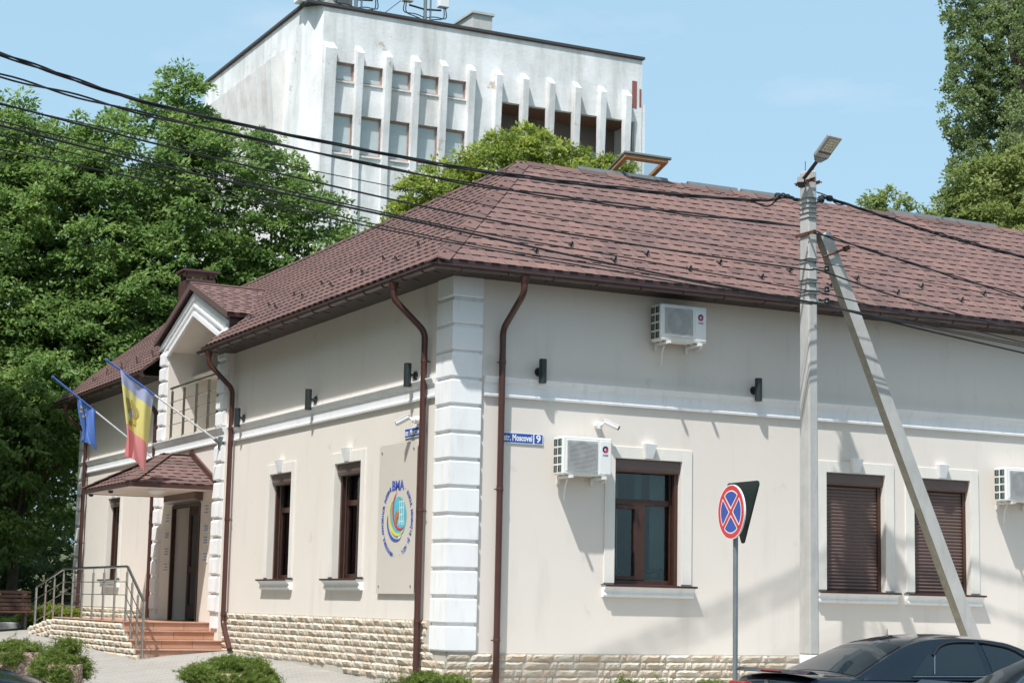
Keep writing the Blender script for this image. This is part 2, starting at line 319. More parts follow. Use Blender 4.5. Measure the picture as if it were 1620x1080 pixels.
# ------------------------------------------------------------------ ground
def gz(x, y):
    if y < -3.3: return -.25
    if x >= 0: return .22+.03*max(y, 0)+(.1*y if y < 0 else 0)
    a = .22+.03*min(y, 24)+.09*max(x, -6) if y >= 0 else .22+.09*max(x, -6)*max(0, 1+y/3.3)+.1*y
    return max(a, -.12)
def sheet(name, mat, xs, ys, dz=0., fz=None):
    mb = MB(); nx, ny = len(xs), len(ys)
    for y in ys:
        for x in xs: mb.v.append((x, y, (fz or gz)(x, y)+dz))
    for j in range(ny-1):
        for i in range(nx-1): mb.f.append((j*nx+i, j*nx+i+1, (j+1)*nx+i+1, (j+1)*nx+i)); mb.m.append(0)
    return tag(put(name, mb, mat, world=False), None, kind='structure')
def far_z(x, y): return gz(x, y) if y >= -3.3 else -.29
sheet('ground', M['soil'], [-600, -200, -60, -30, -6, -3, 0, 1, 30, 60, 200, 600], [-600, -200, -60, -12, -3.31, -3.3, -1.5, 0, 5, 12, 20, 24, 60, 200, 700], -.03, far_z)
sheet('pavement', M['paving'], [-16, -6, -4.5, -3, -1.5, 0, .01, 6, 24], [0, 3, 6, 9, 12, 15, 18, 19.4])
sheet('sidewalk', M['sidewalk'], [-16, -6, -4.5, -3, -1.5, 0, .01, 6, 24], [-3.28, -2.2, -1.1, 0])
sheet('road', M['asphalt'], [-120, 120], [-40, -3.45], 0, lambda x, y: -.25)
mb = MB(); 
for k in range(60): mb.box(-30+k, -30+k+.985, -3.45, -3.29, -.3, -.10)
tag(put('kerb', mb, M['kerb']), None, kind='structure')

# ------------------------------------------------------------------ the house
HOUSE = thing('corner_house', (0, 0, 0), 'cream rendered corner house with brown shingle roof and white quoins', 'house')
E_, ZE = .52, 6.17                 # eave overhang, eave height
DX, DY, ZR = 2.45, 2.93, 8.61      # ridge positions and height
SLR, SLL = (ZR-ZE)/(DY+E_), (ZR-ZE)/(DX+E_)
XEND, YEND = 18.0, 22.6
PORT0, PORT1 = 9.93, 14.62         # entrance bay along the court front
PX = .10                           # bay projection
RW = [(2.64, 3.78, 1.765, 3.60, 'open'), (6.41, 7.54, 1.75, 3.58, 'shut'), (8.115, 9.25, 1.745, 3.575, 'shut'), (12.6, 13.7, 1.75, 3.58, 'shut')]
LW = [(3.32, 4.44, 1.80, 3.625), (6.48, 7.59, 1.80, 3.62)]
LW2 = [(17.71, 18.75, 1.83, 3.66)]
mb = MB(); wall_holes(mb, RF, 0, XEND, -.3, 6.06, [w[:4] for w in RW], .34); put('wall', mb, [M['plaster'], M['trim']], HOUSE, fix=False)
mb = MB(); wall_holes(mb, LF, 0, PORT0+.02, -.3, 6.06, [w for w in LW], .34); put('wall', mb, [M['plaster'], M['trim']], HOUSE, fix=False)
mb = MB(); wall_holes(mb, LF, PORT1-.02, 21.65, -.3, 6.06, LW2, .34); put('wall', mb, [M['plaster'], M['trim']], HOUSE, fix=False)
mb = MB()                          # rear and end walls
mb.box(0, 4.9, 21.65, 21.9, -.3, 6.06); mb.box(4.9, 5.1, 5.9, 21.9, -.3, 6.06); mb.box(4.9, XEND, 5.86, 6.06, -.3, 6.06); mb.box(XEND, XEND+.2, 0, 6.06, -.3, 6.06)
mb.prism([(XEND, -.1, 6.06), (XEND, 6, 6.06), (XEND, DY, ZR-.1)], (.2, 0, 0)); mb.prism([(-.1, 21.7, 6.06), (5, 21.7, 6.06), (DX, 21.7, ZR-.1)], (0, .2, 0))
mb.box(.4, 4.8, .4, 21.6, 6.0, 6.04); mb.box(4.8, XEND-.1, .4, 5.8, 6.0, 6.04)
put('rear_wall', mb, M['plaster'], HOUSE)

def window(P, u0, u1, z0, z1, kind):
    fr = MB(); D = -.20; w = .075
    for a, b, c, e in ((u0, u0+w, z0, z1), (u1-w, u1, z0, z1), (u0+w, u1-w, z0, z0+w), (u0+w, u1-w, z1-w, z1)): fbox(fr, P, a, b, c, e, D-.07, D)
    um = u0+(u1-u0)*.50; zt = z1-.62
    fbox(fr, P, u0+w, u1-w, zt-.045, zt+.045, D-.06, D+.004)
    fbox(fr, P, um-.06, um+.06, z0+w, zt-.045, D-.06, D+.006)
    for a, b in ((u0+w, um-.06),):      # opening casement
        for q in ((a, a+.06, z0+w, zt-.045), (b-.06, b, z0+w, zt-.045), (a+.06, b-.06, z0+w, z0+w+.06), (a+.06, b-.06, zt-.105, zt-.045)): fbox(fr, P, *q, D-.055, D+.016)
    win = put('window', fr, M['frame'], HOUSE, bevel=.006)
    if kind != 'shut':
        for a, b, c, e in ((u0+w, u1-w, zt+.045, z1-w), (u0+w+.06, um-.12, z0+w+.06, zt-.105), (um+.06, u1-w, z0+w, zt-.045)):
            g = MB(); fbox(g, P, a, b, c, e, D-.035, D-.03); put('pane', g, M['glass'], win)
        rm = MB()
        for q in ((u0-.5, u1+.5, z0-.6, z1+.3, D-2.6, D-2.55), (u0-.5, u0-.45, z0-.6, z1+.3, D-2.6, D-.17), (u1+.45, u1+.5, z0-.6, z1+.3, D-2.6, D-.17), (u0-.5, u1+.5, z0-.62, z0-.6, D-2.6, D-.17), (u0-.5, u1+.5, z1+.3, z1+.32, D-2.6, D-.17)): fbox(rm, P, *q)
        put('room_lining', rm, M['room'], win)
        for a, b in ((u0+.04, u0+.30), (um+.0, um+.14), (u1-.30, u1-.02)):
            cu = MB(); n = 14
            for k in range(n):
                q0, q1 = a+(b-a)*k/n, a+(b-a)*(k+1)/n; d0, d1 = D-.22+.03*math.sin(k*1.3), D-.22+.03*math.sin((k+1)*1.3)
                cu.quad(P(q0, z0+.02, d0), P(q1, z0+.02, d1), P(q1, z1, d1), P(q0, z1, d0))
            put('curtain', cu, M['curtain'], win, fix=False)
        for uu in (um+.2, um+.42, u0+.2):
            pl = MB()
            for k in range(60):
                c = Vector(P(uu+random.gauss(0, .05), z0+.1+random.random()*.15, D-.14+random.gauss(0, .03))); d = Vector((random.gauss(0, 1), random.gauss(0, 1), random.gauss(.3, .7))).normalized()*.05; s_ = d.orthogonal().normalized()*.014
                pl.quad(c-s_, c+d*.5-s_*1.4, c+d, c+d*.5+s_*1.4)
            put('pot_plant', pl, M['jun'], win, tint=[random.random()*.6 for _ in range(60)], fix=False)
    # roller shutter box and slats
    bx = MB(); zb = z1-.19
    fprism(bx, P, [(z1-.004, -.19), (z1-.004, -.03), (zb+.05, -.025), (zb+.012, -.04), (zb, -.07), (zb, -.19)], u0+.004, u1-.004); put('shutter_box', bx, M['slat'], win, bevel=.004)
    for a in (u0+.004, u1-.064): gd = MB(); fbox(gd, P, a, a+.06, z0+.01, zb-.002, -.16, -.095); put('shutter_guide', gd, M['frame'], win)
    if kind == 'shut':
        n = 30; h = (zb-z0-.03)/n; sm = MB()
        prof = [(0, 0), (h*.06, .006), (h*.25, .013), (h*.50, .0155), (h*.70, .011), (h*.84, .002), (h*.99, -.001), (h*.99, -.008), (0, -.008)]
        fprism(sm, lambda u, z, d: (u-(u1+u0)/2, -d, z) if P is RF else (-d, u-(u1+u0)/2, z), prof, u0+.066, u1-.066); me = sm.mesh('slat', M['slat'])
        for k in range(n):
            o = bpy.data.objects.new('slat', me); p = P((u0+u1)/2, z0+.03+k*h, -.135); o.location = Vector(p)-win.location; link(o, win)
        bb = MB(); fbox(bb, P, u0+.066, u1-.066, z0+.008, z0+.028, -.15, -.12); put('shutter_end_bar', bb, M['frame'], win)
    # stucco surround, keystone, sill
    tr = MB(); T = .175
    for q in ((u0-T, u0-.002, z0+.02, z1+T), (u1+.002, u1+T, z0+.02, z1+T), (u0-.002, u1+.002, z1+.002, z1+T)): fbox(tr, P, *q, -.002, .024)
    put('window_surround', tr, M['trim'], win, bevel=.004)
    k = MB(); uc = (u0+u1)/2-.02
    k.add([P(uc-.06, z1+.012, 0), P(uc+.06, z1+.012, 0), P(uc+.107, z1+.235, 0), P(uc-.107, z1+.235, 0), P(uc-.06, z1+.012, .07), P(uc+.06, z1+.012, .07), P(uc+.107, z1+.235, .115), P(uc-.107, z1+.235, .115)],
          [(0, 1, 2, 3), (4, 7, 6, 5), (0, 4, 5, 1), (1, 5, 6, 2), (2, 6, 7, 3), (3, 7, 4, 0)])
    put('keystone', k, M['white'], win, bevel=.006)
    s = MB(); fprism(s, P, [(z0-.012, 0), (z0-.012, .125), (z0-.035, .125), (z0-.05, .105), (z0-.08, .075), (z0-.115, .062), (z0-.135, .075), (z0-.155, .075), (z0-.165, .055), (z0-.18, .05), (z0-.18, 0)], u0-.195, u1+.195)
    put('sill', s, M['white'], win, smooth=False)
    c = MB(); fprism(c, P, [(z0+.012, -.19), (z0-.004, .145), (z0-.03, .145), (z0-.03, .138), (z0-.010, .13), (z0, -.19)], u0-.21, u1+.21); put('sill_flashing', c, M['fascia'], win)
for w in RW: window(RF, *w)
for w in LW+LW2: window(LF, *w, 'open')

# moulded string course
def band(P, u0, u1, d=0):
    b = MB(); fprism(b, P, [(4.365, d), (4.365, d+.045), (4.395, d+.05), (4.41, d+.035), (4.46, d+.035), (4.54, d+.04), (4.552, d+.055), (4.562, d+.055), (4.568, d+.07), (4.60, d+.078), (4.632, d+.10), (4.645, d+.10), (4.655, d)], u0, u1)
    put('string_course', b, M['white'], HOUSE)
band(RF, .47, XEND); band(LF, .53, PORT0); band(LF, PORT1, 21.28); band(LF, PORT0-.0, PORT1+.0, PX)

# corner quoin: L-shaped rusticated blocks
Q = part('corner_quoin', HOUSE)
def quoin_block(z0, z1):
    m = MB(); t, g = .05, .012
    poly = [(-t, -t), (.425, -t), (.425, .0), (.0, .0), (.0, .49), (-t, .49)]; inn = [(-t+.012, -t+.012), (.415, -t+.012), (.415, 0), (0, 0), (0, .48), (-t+.012, .48)]
    n = 6; rings = [(inn, z0), (poly, z0+.016), (poly, z1-.016), (inn, z1)]; o = 0
    for pl, z in rings: m.v += [(x, y, z) for x, y in pl]
    for i in range(3):
        for j in range(n): m.f.append((i*n+j, i*n+(j+1) % n, (i+1)*n+(j+1) % n, (i+1)*n+j)); m.m.append(0)
    m.f += [tuple(range(n))[::-1], tuple(range(18, 24))]; m.m += [0, 0]; return m
for k in range(14):
    z0 = .795+.3815*k; z1 = min(z0+.338, 6.05)
    put('block', quoin_block(z0, z1), M['white'], Q)
cr = MB(); cr.prism([(-.018, -.018, .79), (.40, -.018, .79), (.40, .0, .79), (0, 0, .79), (0, .465, .79), (-.018, .465, .79)], (0, 0, 5.27)); put('core', cr, M['white'], Q)
# far-end quoin of the court wing
Q2 = part('end_quoin', HOUSE)
for k in range(14):
    z0 = .9+.37*k; z1 = min(z0+.325, 6.05)
    m = MB(); fprism(m, LF, [(z0, 0), (z0, .03), (z0+.03, .055), (z1-.03, .055), (z1, .03), (z1, 0)], 21.30, 21.69); put('block', m, M['white'], Q2)

# plinths faced with split stone
def stone_mesh(seed):
    r = random.Random(seed); nx, nz = 6, 3; m = MB()
    for j in range(nz+1):
        for i in range(nx+1):
            e = min(i, nx-i) == 0 or min(j, nz-j) == 0
            u = i/nx-.5; z = j/nz
            if not e: u += r.uniform(-.04, .04); z += r.uniform(-.06, .06)
            else: z += r.uniform(-.05, .05) if j in (0, nz) else 0
            d = r.uniform(.012, .03) if e else r.uniform(.035, .075) + (.02 if j == 2 else 0)
            m.v.append((u, d, z))
    for j in range(nz):
        for i in range(nx): m.f.append((j*7+i, j*7+i+1, (j+1)*7+i+1, (j+1)*7+i)); m.m.append(0)
    rim = [i for i in range(7)]+[j*7+6 for j in range(1, 4)]+[21+i for i in range(5, -1, -1)]+[j*7 for j in range(2, 0, -1)]
    o = len(m.v); m.v += [(m.v[i][0], -.02, m.v[i][2]) for i in rim]; n = len(rim)
    for k in range(n): m.f.append((rim[k], rim[(k+1) % n], o+(k+1) % n, o+k)); m.m.append(0)
    return m
STONES = {}
for nm, P in (('R', RF), ('L', LF)):
    STONES[nm] = []
    for s in range(10):
        m = stone_mesh(s); m.v = [P(u, z, d) for u, d, z in m.v]; STONES[nm].append(m.mesh('stone', M['stone']))
def plinth(owner, nm, u0, u1, ztop, d, zlow, rows_pitch=.108, skip=None, cap=300):
    P = RF if nm == 'R' else LF; base = MB(); fbox(base, P, u0, u1, -.3, ztop, d-.03, d)
    pl = put('plinth', base, M['mortar'], owner); off = pl.location + (owner.location if owner.parent is None else Vector())
    n = 0; r = random.Random(int(u0*100)+7); row = 0; z = ztop-rows_pitch
    while z > zlow-rows_pitch:
        u = u0+r.uniform(-.2, 0); k = row
        while u < u1:
            L = r.choice((.11, .34, .38, .42, .33, .26)) if k % 3 else r.choice((.09, .12)); k += 1
            a, b = max(u, u0), min(u+L-.018, u1); u += L
            if b-a < .05 or n >= cap: continue
            uc = (a+b)/2; p = P(uc, z+.008, d)
            if z+rows_pitch < gz(p[0], p[1]) or (skip and skip(uc, z)): continue
            o = bpy.data.objects.new('stone', r.choice(STONES[nm])); o.location = Vector(p)-off
            sc = (b-a); h = rows_pitch-.022; dp = r.uniform(.28, .60)
            o.scale = (sc, dp, h) if nm == 'R' else (dp, sc, h); link(o, pl); n += 1
        z -= rows_pitch; row += 1
    return pl
plinth(HOUSE, 'R', 0, XEND, .772, .012, .18, cap=296, skip=lambda u, z: u > 11.5)
plinth(HOUSE, 'L', .0, PORT0, 1.205, .012, .15, cap=298, skip=lambda u, z: u < .52 and z > .66)
plinth(HOUSE, 'L', PORT1, 21.3, 1.205, .012, .55, cap=200)

# ------------------------------------------------------------------ entrance bay with loggia and gable
BAY = part('entrance_bay', HOUSE)
D0, D1, DZ0, DZ1 = 11.35, 13.22, 1.0, 3.28
YC = 12.28
mb = MB(); wall_holes(mb, LF, PORT0, PORT1, -.3, 4.66, [(D0, D1, DZ0, DZ1)], .5, PX)
for y in (PORT0, PORT1): mb.quad(LF(y, -.3, PX), LF(y, 4.66, PX), LF(y, 4.66, -.1), LF(y, -.3, -.1))
outer = [(PORT0, 4.66), (PORT1, 4.66), (PORT1, 6.74), (YC, 7.60), (PORT0, 6.74)]
inner = [(10.44, 4.66), (14.0, 4.66), (14.0, 6.52), (YC-.05, 7.08), (10.44, 6.52)]
def fq(a, b, c, d, dd, mi=0): mb.quad(*[LF(p[0], p[1], dd) for p in (a, b, c, d)], mi)
for i, j in ((1, 2), (2, 3), (3, 4), (4, 0)): fq(outer[i], outer[j], inner[j], inner[i], PX, 2 if i in (2, 3) else 0)
for i, j in ((1, 2), (2, 3), (3, 4), (4, 0)): mb.quad(LF(*inner[i], PX), LF(*inner[j], PX), LF(*inner[j], -1.3), LF(*inner[i], -1.3))
for y in (PORT0, PORT1): mb.quad(LF(y, 4.66, PX), LF(y, 6.74, PX), LF(y, 6.74, -.3), LF(y, 4.66, -.3))
mb.add([LF(*p, -1.3) for p in inner], [(0, 1, 2, 3, 4)])
put('bay_wall', mb, [M['plaster'], M['trim'], M['white']], BAY, fix=False)
m = MB(); m.box(-PX-.02, 1.3, 10.44, 14.0, 4.655, 4.70); put('loggia_floor', m, M['mortar'], BAY)
# raking mouldings on the gable
for sgn in (-1, 1):
    for off, w in ((.10, .09), (.30, .05), (.46, .09)):
        m = MB(); a = (YC, 7.60-off*1.07); ye = PORT0+.02 if sgn < 0 else PORT1-.02; b = (ye, 6.74-off*1.07+.0)
        if off > .2: b = (YC+sgn*(1.95 if off < .4 else 1.9), a[1]-.367*(1.95 if off < .4 else 1.9))
        m.prism([LF(a[0], a[1]-w/2, PX-.01), LF(a[0], a[1]+w/2, PX-.01), LF(b[0], b[1]+w/2, PX-.01), LF(b[0], b[1]-w/2, PX-.01)], (-.06, 0, 0)); put('raking_moulding', m, M['white'], BAY)
# rusticated pilasters
def pilaster(y0, y1):
    z = 1.2; k = 0
    c = MB(); fbox(c, LF, y0+.03, y1-.03, .9, 4.36, PX-.01, PX+.035); fbox(c, LF, y0+.03, y1-.03, 4.66, 6.56, PX-.01, PX+.035); put('pilaster_core', c, M['white'], BAY)
    for lo, hi in ((1.2, 4.35), (4.68, 6.56)):
        n = round((hi-lo)/.335); h = (hi-lo)/n
        for k in range(n):
            a, b = lo+k*h, lo+(k+1)*h-.045
            m = MB(); fprism(m, LF, [(a, PX), (a, PX+.05), (a+.022, PX+.08), (b-.035, PX+.08), (b, PX+.05), (b, PX)], y0, y1); put('pilaster_block', m, M['white'], BAY)
pilaster(9.96, 10.40); pilaster(14.04, 14.42)
# door: steel surround, leaf, reveal box, sign box
m = MB()
for q in ((D0-.02, D0+.05, DZ0, DZ1), (D1-.05, D1+.02, DZ0, DZ1), (D0+.05, D1-.05, DZ1-.06, DZ1+.02)): fbox(m, LF, *q, PX-.06, PX+.02)
door = put('door', m, M['frame'], BAY)
for a, b in ((D0+.0, (D0+D1)/2-.01), ((D0+D1)/2+.01, D1)):
    m = MB()
    for q in ((a, a+.13, DZ0+.02, DZ1-.02), (b-.13, b, DZ0+.02, DZ1-.02), (a+.13, b-.13, DZ0+.02, DZ0+.30), (a+.13, b-.13, DZ1-.18, DZ1-.02), (a+.13, b-.13, 1.95, 2.07)): fbox(m, LF, *q, -.30, -.24)
    lf = put('door_leaf', m, M['frame'], BAY, bevel=.008)
    for z0_, z1_ in ((DZ0+.30, 1.95), (2.07, DZ1-.18)): m = MB(); fbox(m, LF, a+.13, b-.13, z0_, z1_, -.275, -.265); put('door_pane', m, M['carglass'], BAY)
m = MB(); m.tube([LF((D0+D1)/2-.09, 1.4, -.20), LF((D0+D1)/2-.09, 2.6, -.20)], .02); m.tube([LF((D0+D1)/2-.09, 1.5, -.20), LF((D0+D1)/2-.09, 1.5, -.25)], .01); m.tube([LF((D0+D1)/2-.09, 2.5, -.20), LF((D0+D1)/2-.09, 2.5, -.25)], .01); put('door_handle', m, M['steel'], BAY)
m = MB(); fbox(m, LF, D0+.62, D0+.80, 2.62, 2.92, -.262, -.258); put('door_notice', m, M['red'], BAY)
m = MB(); m.box(.4, 3.2, D0-.6, D0-.55, .9, 3.6); m.box(.4, 3.2, D1+.55, D1+.6, .9, 3.6); m.box(3.2, 3.25, D0-.6, D1+.6, .9, 3.6); m.box(.4, 3.2, D0-.6, D1+.6, 3.6, 3.62); m.box(-.12, 3.2, D0-.6, D1+.6, .95, 1.0); put('hall_lining', m, M['dark'], BAY)
m = MB(); fprism(m, LF, [(3.32, PX), (3.32, PX+.10), (3.36, PX+.17), (3.50, PX+.17), (3.50, PX)], D0-.12, D1+.12); put('door_shutter_box', m, M['slat'], BAY)

# ------------------------------------------------------------------ roof
ROOF = part('roof', HOUSE)
def plane(O, U, S): U, S = Vector(U).normalized(), Vector(S).normalized(); return Vector(O), U, S, U.cross(S).normalized()
def tab_geo(w, h):
    """one laminated shingle: plate, tooth, dark band; local axes (u, s, n)"""
    m = MB(); t0 = .009; tw = min(w*.56, .145); lo = -.02
    def slab(u0, u1, s0, s1, a, b, mi=0):
        m.add([(u0, s0, 0), (u1, s0, 0), (u1, s0, a), (u0, s0, a), (u0, s1, b), (u1, s1, b)], [(0, 1, 2, 3), (3, 2, 5, 4)], 0); m.m[-2] = mi
        m.add([(u0, s0, 0), (u0, s0, a), (u0, s1, b)], [(0, 1, 2)], 0); m.add([(u1, s0, 0), (u1, s1, b), (u1, s0, a)], [(0, 1, 2)], 0)
    slab(0, w, 0, h+.02, t0, .002)
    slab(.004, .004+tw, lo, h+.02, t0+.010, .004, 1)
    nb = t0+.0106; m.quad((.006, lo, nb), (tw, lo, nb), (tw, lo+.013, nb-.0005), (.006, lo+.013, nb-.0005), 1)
    return m
TABM = {}
def tab_obj_mesh(h, k):
    key = (round(h, 3), k)
    if key not in TABM:
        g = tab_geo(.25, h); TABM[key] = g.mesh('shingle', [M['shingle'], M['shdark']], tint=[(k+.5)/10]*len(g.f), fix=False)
    return TABM[key]
def tab_field(owner, frame, ns, pitch, span, n_single, label='shingles', seed=1, skip=None):
    O, U, S, N = frame; r = random.Random(seed); T = []
    for i in range(ns):
        s = i*pitch; ph = r.uniform(0, .25); u0, u1 = span(s+pitch*.5); u = math.floor((u0-ph)/.25)*.25+ph
        run = r.random()
        while u < u1:
            a, b = max(u, u0), min(u+.25, u1); u += .25
            if b-a < .04: continue
            if r.random() < .35: run = r.random()
            tint = min(.99, max(0, .5*run+.5*r.random()))
            p = O+U*a+S*s
            if skip and skip(p): continue
            T.append((b-a > .2499, a, b, s, tint, (p-CAM_LOC).length))
    order = sorted([t for t in T if t[0]], key=lambda t: t[5])[:n_single]; single = set(id(t) for t in order)
    R3 = Matrix((U, S, N)).transposed().to_4x4(); wl = Vector()
    q = owner
    while q is not None: wl = wl+q.location; q = q.parent
    for t in order:
        o = bpy.data.objects.new('shingle', tab_obj_mesh(pitch, int(t[4]*10))); o.matrix_local = Matrix.Translation(O+U*t[1]+S*t[3]+N*.006-wl) @ R3; link(o, owner)
    big = MB(); tin = []
    for t in T:
        if id(t) in single: continue
        g = tab_geo(t[2]-t[1], pitch); b0 = O+U*t[1]+S*t[3]+N*.006
        big.add([b0+U*v[0]+S*v[1]+N*v[2] for v in g.v], g.f); big.m[-len(g.f):] = g.m; tin += [t[4]]*len(g.f)
    if big.v: tag(put(label, big, [M['shingle'], M['shdark']], owner, tint=tin, fix=False), None, kind='stuff')
SR = math.hypot(DY+E_, ZR-ZE); SLn = math.hypot(DX+E_, ZR-ZE)
FR = plane((-E_, -E_, ZE), (1, 0, 0), (0, DY+E_, ZR-ZE)); FL = plane((-E_, -E_, ZE), (0, 1, 0), (DX+E_, 0, ZR-ZE))
FL = (FL[0], FL[1], FL[2], -FL[3] if FL[3].z < 0 else FL[3])
tab_field(ROOF, FR, 20, SR/20, lambda s: ((DX+E_)*s/SR, XEND+.4), 300, 'shingle_field', 3)
notch = lambda p: (10.32 < p.y < 14.42 and p.x < .12) or (10.1 < p.y < 14.45 and p.x < 1.33 and p.z < 6.80+.363*(2.48-abs(p.y-12.28))-.10)
LS = part('roof_court_slope', HOUSE)
tab_field(LS, FL, 18, SLn/18, lambda s: ((DY+E_)*s/SLn, YEND+E_), 300, 'shingle_field', 5, notch)
# decks under the shingles
m = MB(); e = .012
P_ = (DX, DY, ZR-e); zc = ZE-e
def zl(x): return ZE-e+SLL*(x+E_)
m.quad((-E_, -E_, zc), (XEND+.4, -E_, zc), (XEND+.4, DY, ZR-e), P_)
def strip(y0, y1, x0): m.quad((x0, y0, zl(x0)), (DX, y0 if y0 > DY else DY, ZR-e), (DX, y1, ZR-e), (x0, y1, zl(x0)))
m.add([(-E_, -E_, zc), P_, (DX, 10.35, ZR-e), (-E_, 10.35, zc)], [(0, 1, 2, 3)])
vx = lambda y: (6.80+.363*(2.48-abs(y-12.28))-.06-ZE)/SLL-E_
m.add([(vx(y), y, zl(vx(y))) for y in (10.35, 12.28, 14.40)]+[(DX, 14.40, ZR-e), (DX, 12.28, ZR-e), (DX, 10.35, ZR-e)], [(0, 1, 4, 5), (1, 2, 3, 4)]); strip(14.40, YEND, -E_)
xv = DX+(.707*3.47)/.82; zv = ZR-.707*3.47
m.quad(P_, (XEND+.4, DY, ZR-e), (XEND+.4, 6.4, zv), (xv, 6.4, zv)); m.quad(P_, (xv, 6.4, zv), (xv, YEND, zv), (DX, YEND, ZR-e))
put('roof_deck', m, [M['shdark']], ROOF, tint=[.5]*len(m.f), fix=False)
# hip and ridge caps
A0, A1 = Vector((-E_, -E_, ZE+.012)), Vector((DX, DY, ZR+.012)); hd = (A1-A0).normalized(); nR, nL = FR[3], FL[3]
sideR = (nR.cross(hd)).normalized(); sideL = (hd.cross(nL)).normalized()
if sideR.x < 0: sideR = -sideR
if sideL.y < 0: sideL = -sideL
n = 14; Lc = (A1-A0).length/n
for k in range(n):
    a = A0+hd*(k*Lc-.02); b = A0+hd*((k+1)*Lc+.03); up = Vector((0, 0, 1)); m = MB(); w = .175
    t0, t1 = .03, .012
    m.add([a+up*t0, a+sideR*w+nR*t0, b+sideR*w+nR*t1, b+up*t1, b+sideL*w+nL*t1, a+sideL*w+nL*t0, a-up*.0, a+sideR*w, a+sideL*w], [(0, 1, 2, 3), (0, 3, 4, 5), (6, 7, 1, 0), (6, 0, 5, 8)])
    put('hip_cap', m, M['cap'], ROOF, tint=[.3+.55*random.random()]*4, fix=False)
for k in range(31):
    a = Vector((DX+.1+k*.5, DY, ZR+.02)); m = MB()
    m.add([a+Vector((0, 0, .02)), a+Vector((0, -.15, -.09)), a+Vector((.53, -.15, -.1)), a+Vector((.53, 0, .006)), a+Vector((.53, .15, -.1)), a+Vector((0, .15, -.09))], [(0, 1, 2, 3), (0, 3, 4, 5)]); put('ridge_cap', m, M['cap'], ROOF, tint=[random.random()]*2, fix=False)
for k in range(39):
    a = Vector((DX, DY+.1+k*.5, ZR+.02)); m = MB()
    m.add([a+Vector((0, 0, .02)), a+Vector((-.15, 0, -.10)), a+Vector((-.15, .53, -.11)), a+Vector((0, .53, .006)), a+Vector((.15, .53, -.11)), a+Vector((.15, 0, -.10))], [(0, 1, 2, 3), (0, 3, 4, 5)]); put('ridge_cap', m, M['cap'], LS, tint=[random.random()]*2, fix=False)
# snow guards: bent arched plates in two staggered rows
def guard_mesh():
    m = MB()
    for u in (-.03, .03): m.bar((u, -.04, .0), (u*.3, .0, .09), .009, .009, (1, 0, 0))
    m.bar((-.018, -.02, .045), (.018, -.02, .045), .008, .012); m.add([(-.028, .0, .0), (.028, .0, .0), (.010, .01, .09), (-.010, .01, .09)], [(0, 1, 2, 3)]); m.box(-.016, .016, -.04, .14, .0, .005); m.v = [(x*.85, y*.85, z*.85) for x, y, z in m.v]; return m.mesh('snow_guard', M['anth'])
GM = guard_mesh()
def guard(owner, fr, u, s):
    O, U, S, N = fr; o = bpy.data.objects.new('snow_guard', GM); o.matrix_local = Matrix.Translation(O+U*u+S*s+N*.03) @ Matrix((U, S, N)).transposed().to_4x4(); link(o, owner)
for k in range(13): guard(ROOF, FR, E_+1.22+k*1.305, .52); guard(ROOF, FR, E_+1.96+k*1.305, .90)
for k in range(7): guard(LS, FL, E_+2.0+k*1.36, .62); guard(LS, FL, E_+1.75+k*1.36, .95)
for k in range(5): guard(LS, FL, E_+15.3+k*1.3, .62); guard(LS, FL, E_+15.0+k*1.3, .95)
# drip fascia, soffit, gutters
def fascia_run(P, u0, u1, us=None):
    m = MB(); fbox(m, P, u0, u1, 6.075, 6.168, E_-.004, E_+.014); put('fascia', m, M['fascia'], HOUSE)
    m = MB(); fbox(m, P, u0+.02 if us is None else us, u1-.02, 6.045, 6.06, .0, E_-.01); put('soffit', m, M['soffit'], HOUSE)
    g = MB(); n = 9; r = .06; cz, cdp = 6.075, E_+.03
    for i in range(n):
        a0, a1 = math.pi*i/n, math.pi*(i+1)/n
        for rr in (r, r-.006): g.quad(P(u0-.03, cz-rr*math.sin(a0), cdp-rr*math.cos(a0)), P(u1+.03, cz-rr*math.sin(a0), cdp-rr*math.cos(a0)), P(u1+.03, cz-rr*math.sin(a1), cdp-rr*math.cos(a1)), P(u0-.03, cz-rr*math.sin(a1), cdp-rr*math.cos(a1)))
    g.tube([P(u0-.03, cz, cdp+r), P(u1+.03, cz, cdp+r)], .009, 6)
    for u in (u0-.03, u1+.03): g.add([P(u, cz-r*math.sin(math.pi*i/n), cdp-r*math.cos(math.pi*i/n)) for i in range(n+1)], [tuple(range(n+1))])
    gut = put('gutter', g, M['gutter'], HOUSE, fix=False); u = u0+.35
    while u < u1:
        b = MB(); pts = [P(u, cz-(r+.006)*math.sin(math.pi*i/8), cdp-(r+.006)*math.cos(math.pi*i/8)) for i in range(9)]; b.tube(pts, .010, 5); b.tube([P(u, cz-.02, cdp-r), P(u, cz-.05, .3)], .008, 5); put('gutter_bracket', b, M['fascia'], gut); u += .72
m = MB(); m.lathe([(.0, -.062), (.03, -.055), (.05, -.03), (.058, 0), (.066, .002), (.066, .01)], 16, (-E_-.03, -E_-.03, 6.075)); put('gutter_corner', m, M['gutter'], HOUSE, smooth=True)
fascia_run(RF, -E_-.0, XEND+.3); fascia_run(LF, -E_+.015, 10.36, .002); fascia_run(LF, 14.46, YEND)
def smooth_path(pts, n=5, rad=.10):
    P = [Vector(p) for p in pts]; out = [P[0]]
    for i in range(1, len(P)-1):
        a = P[i]+(P[i-1]-P[i]).normalized()*min(rad, (P[i-1]-P[i]).length*.45); b = P[i]+(P[i+1]-P[i]).normalized()*min(rad, (P[i+1]-P[i]).length*.45)
        for k in range(n+1): t = k/n; out.append(a*(1-t)**2+P[i]*2*t*(1-t)+b*t*t)
    return out+[P[-1]]
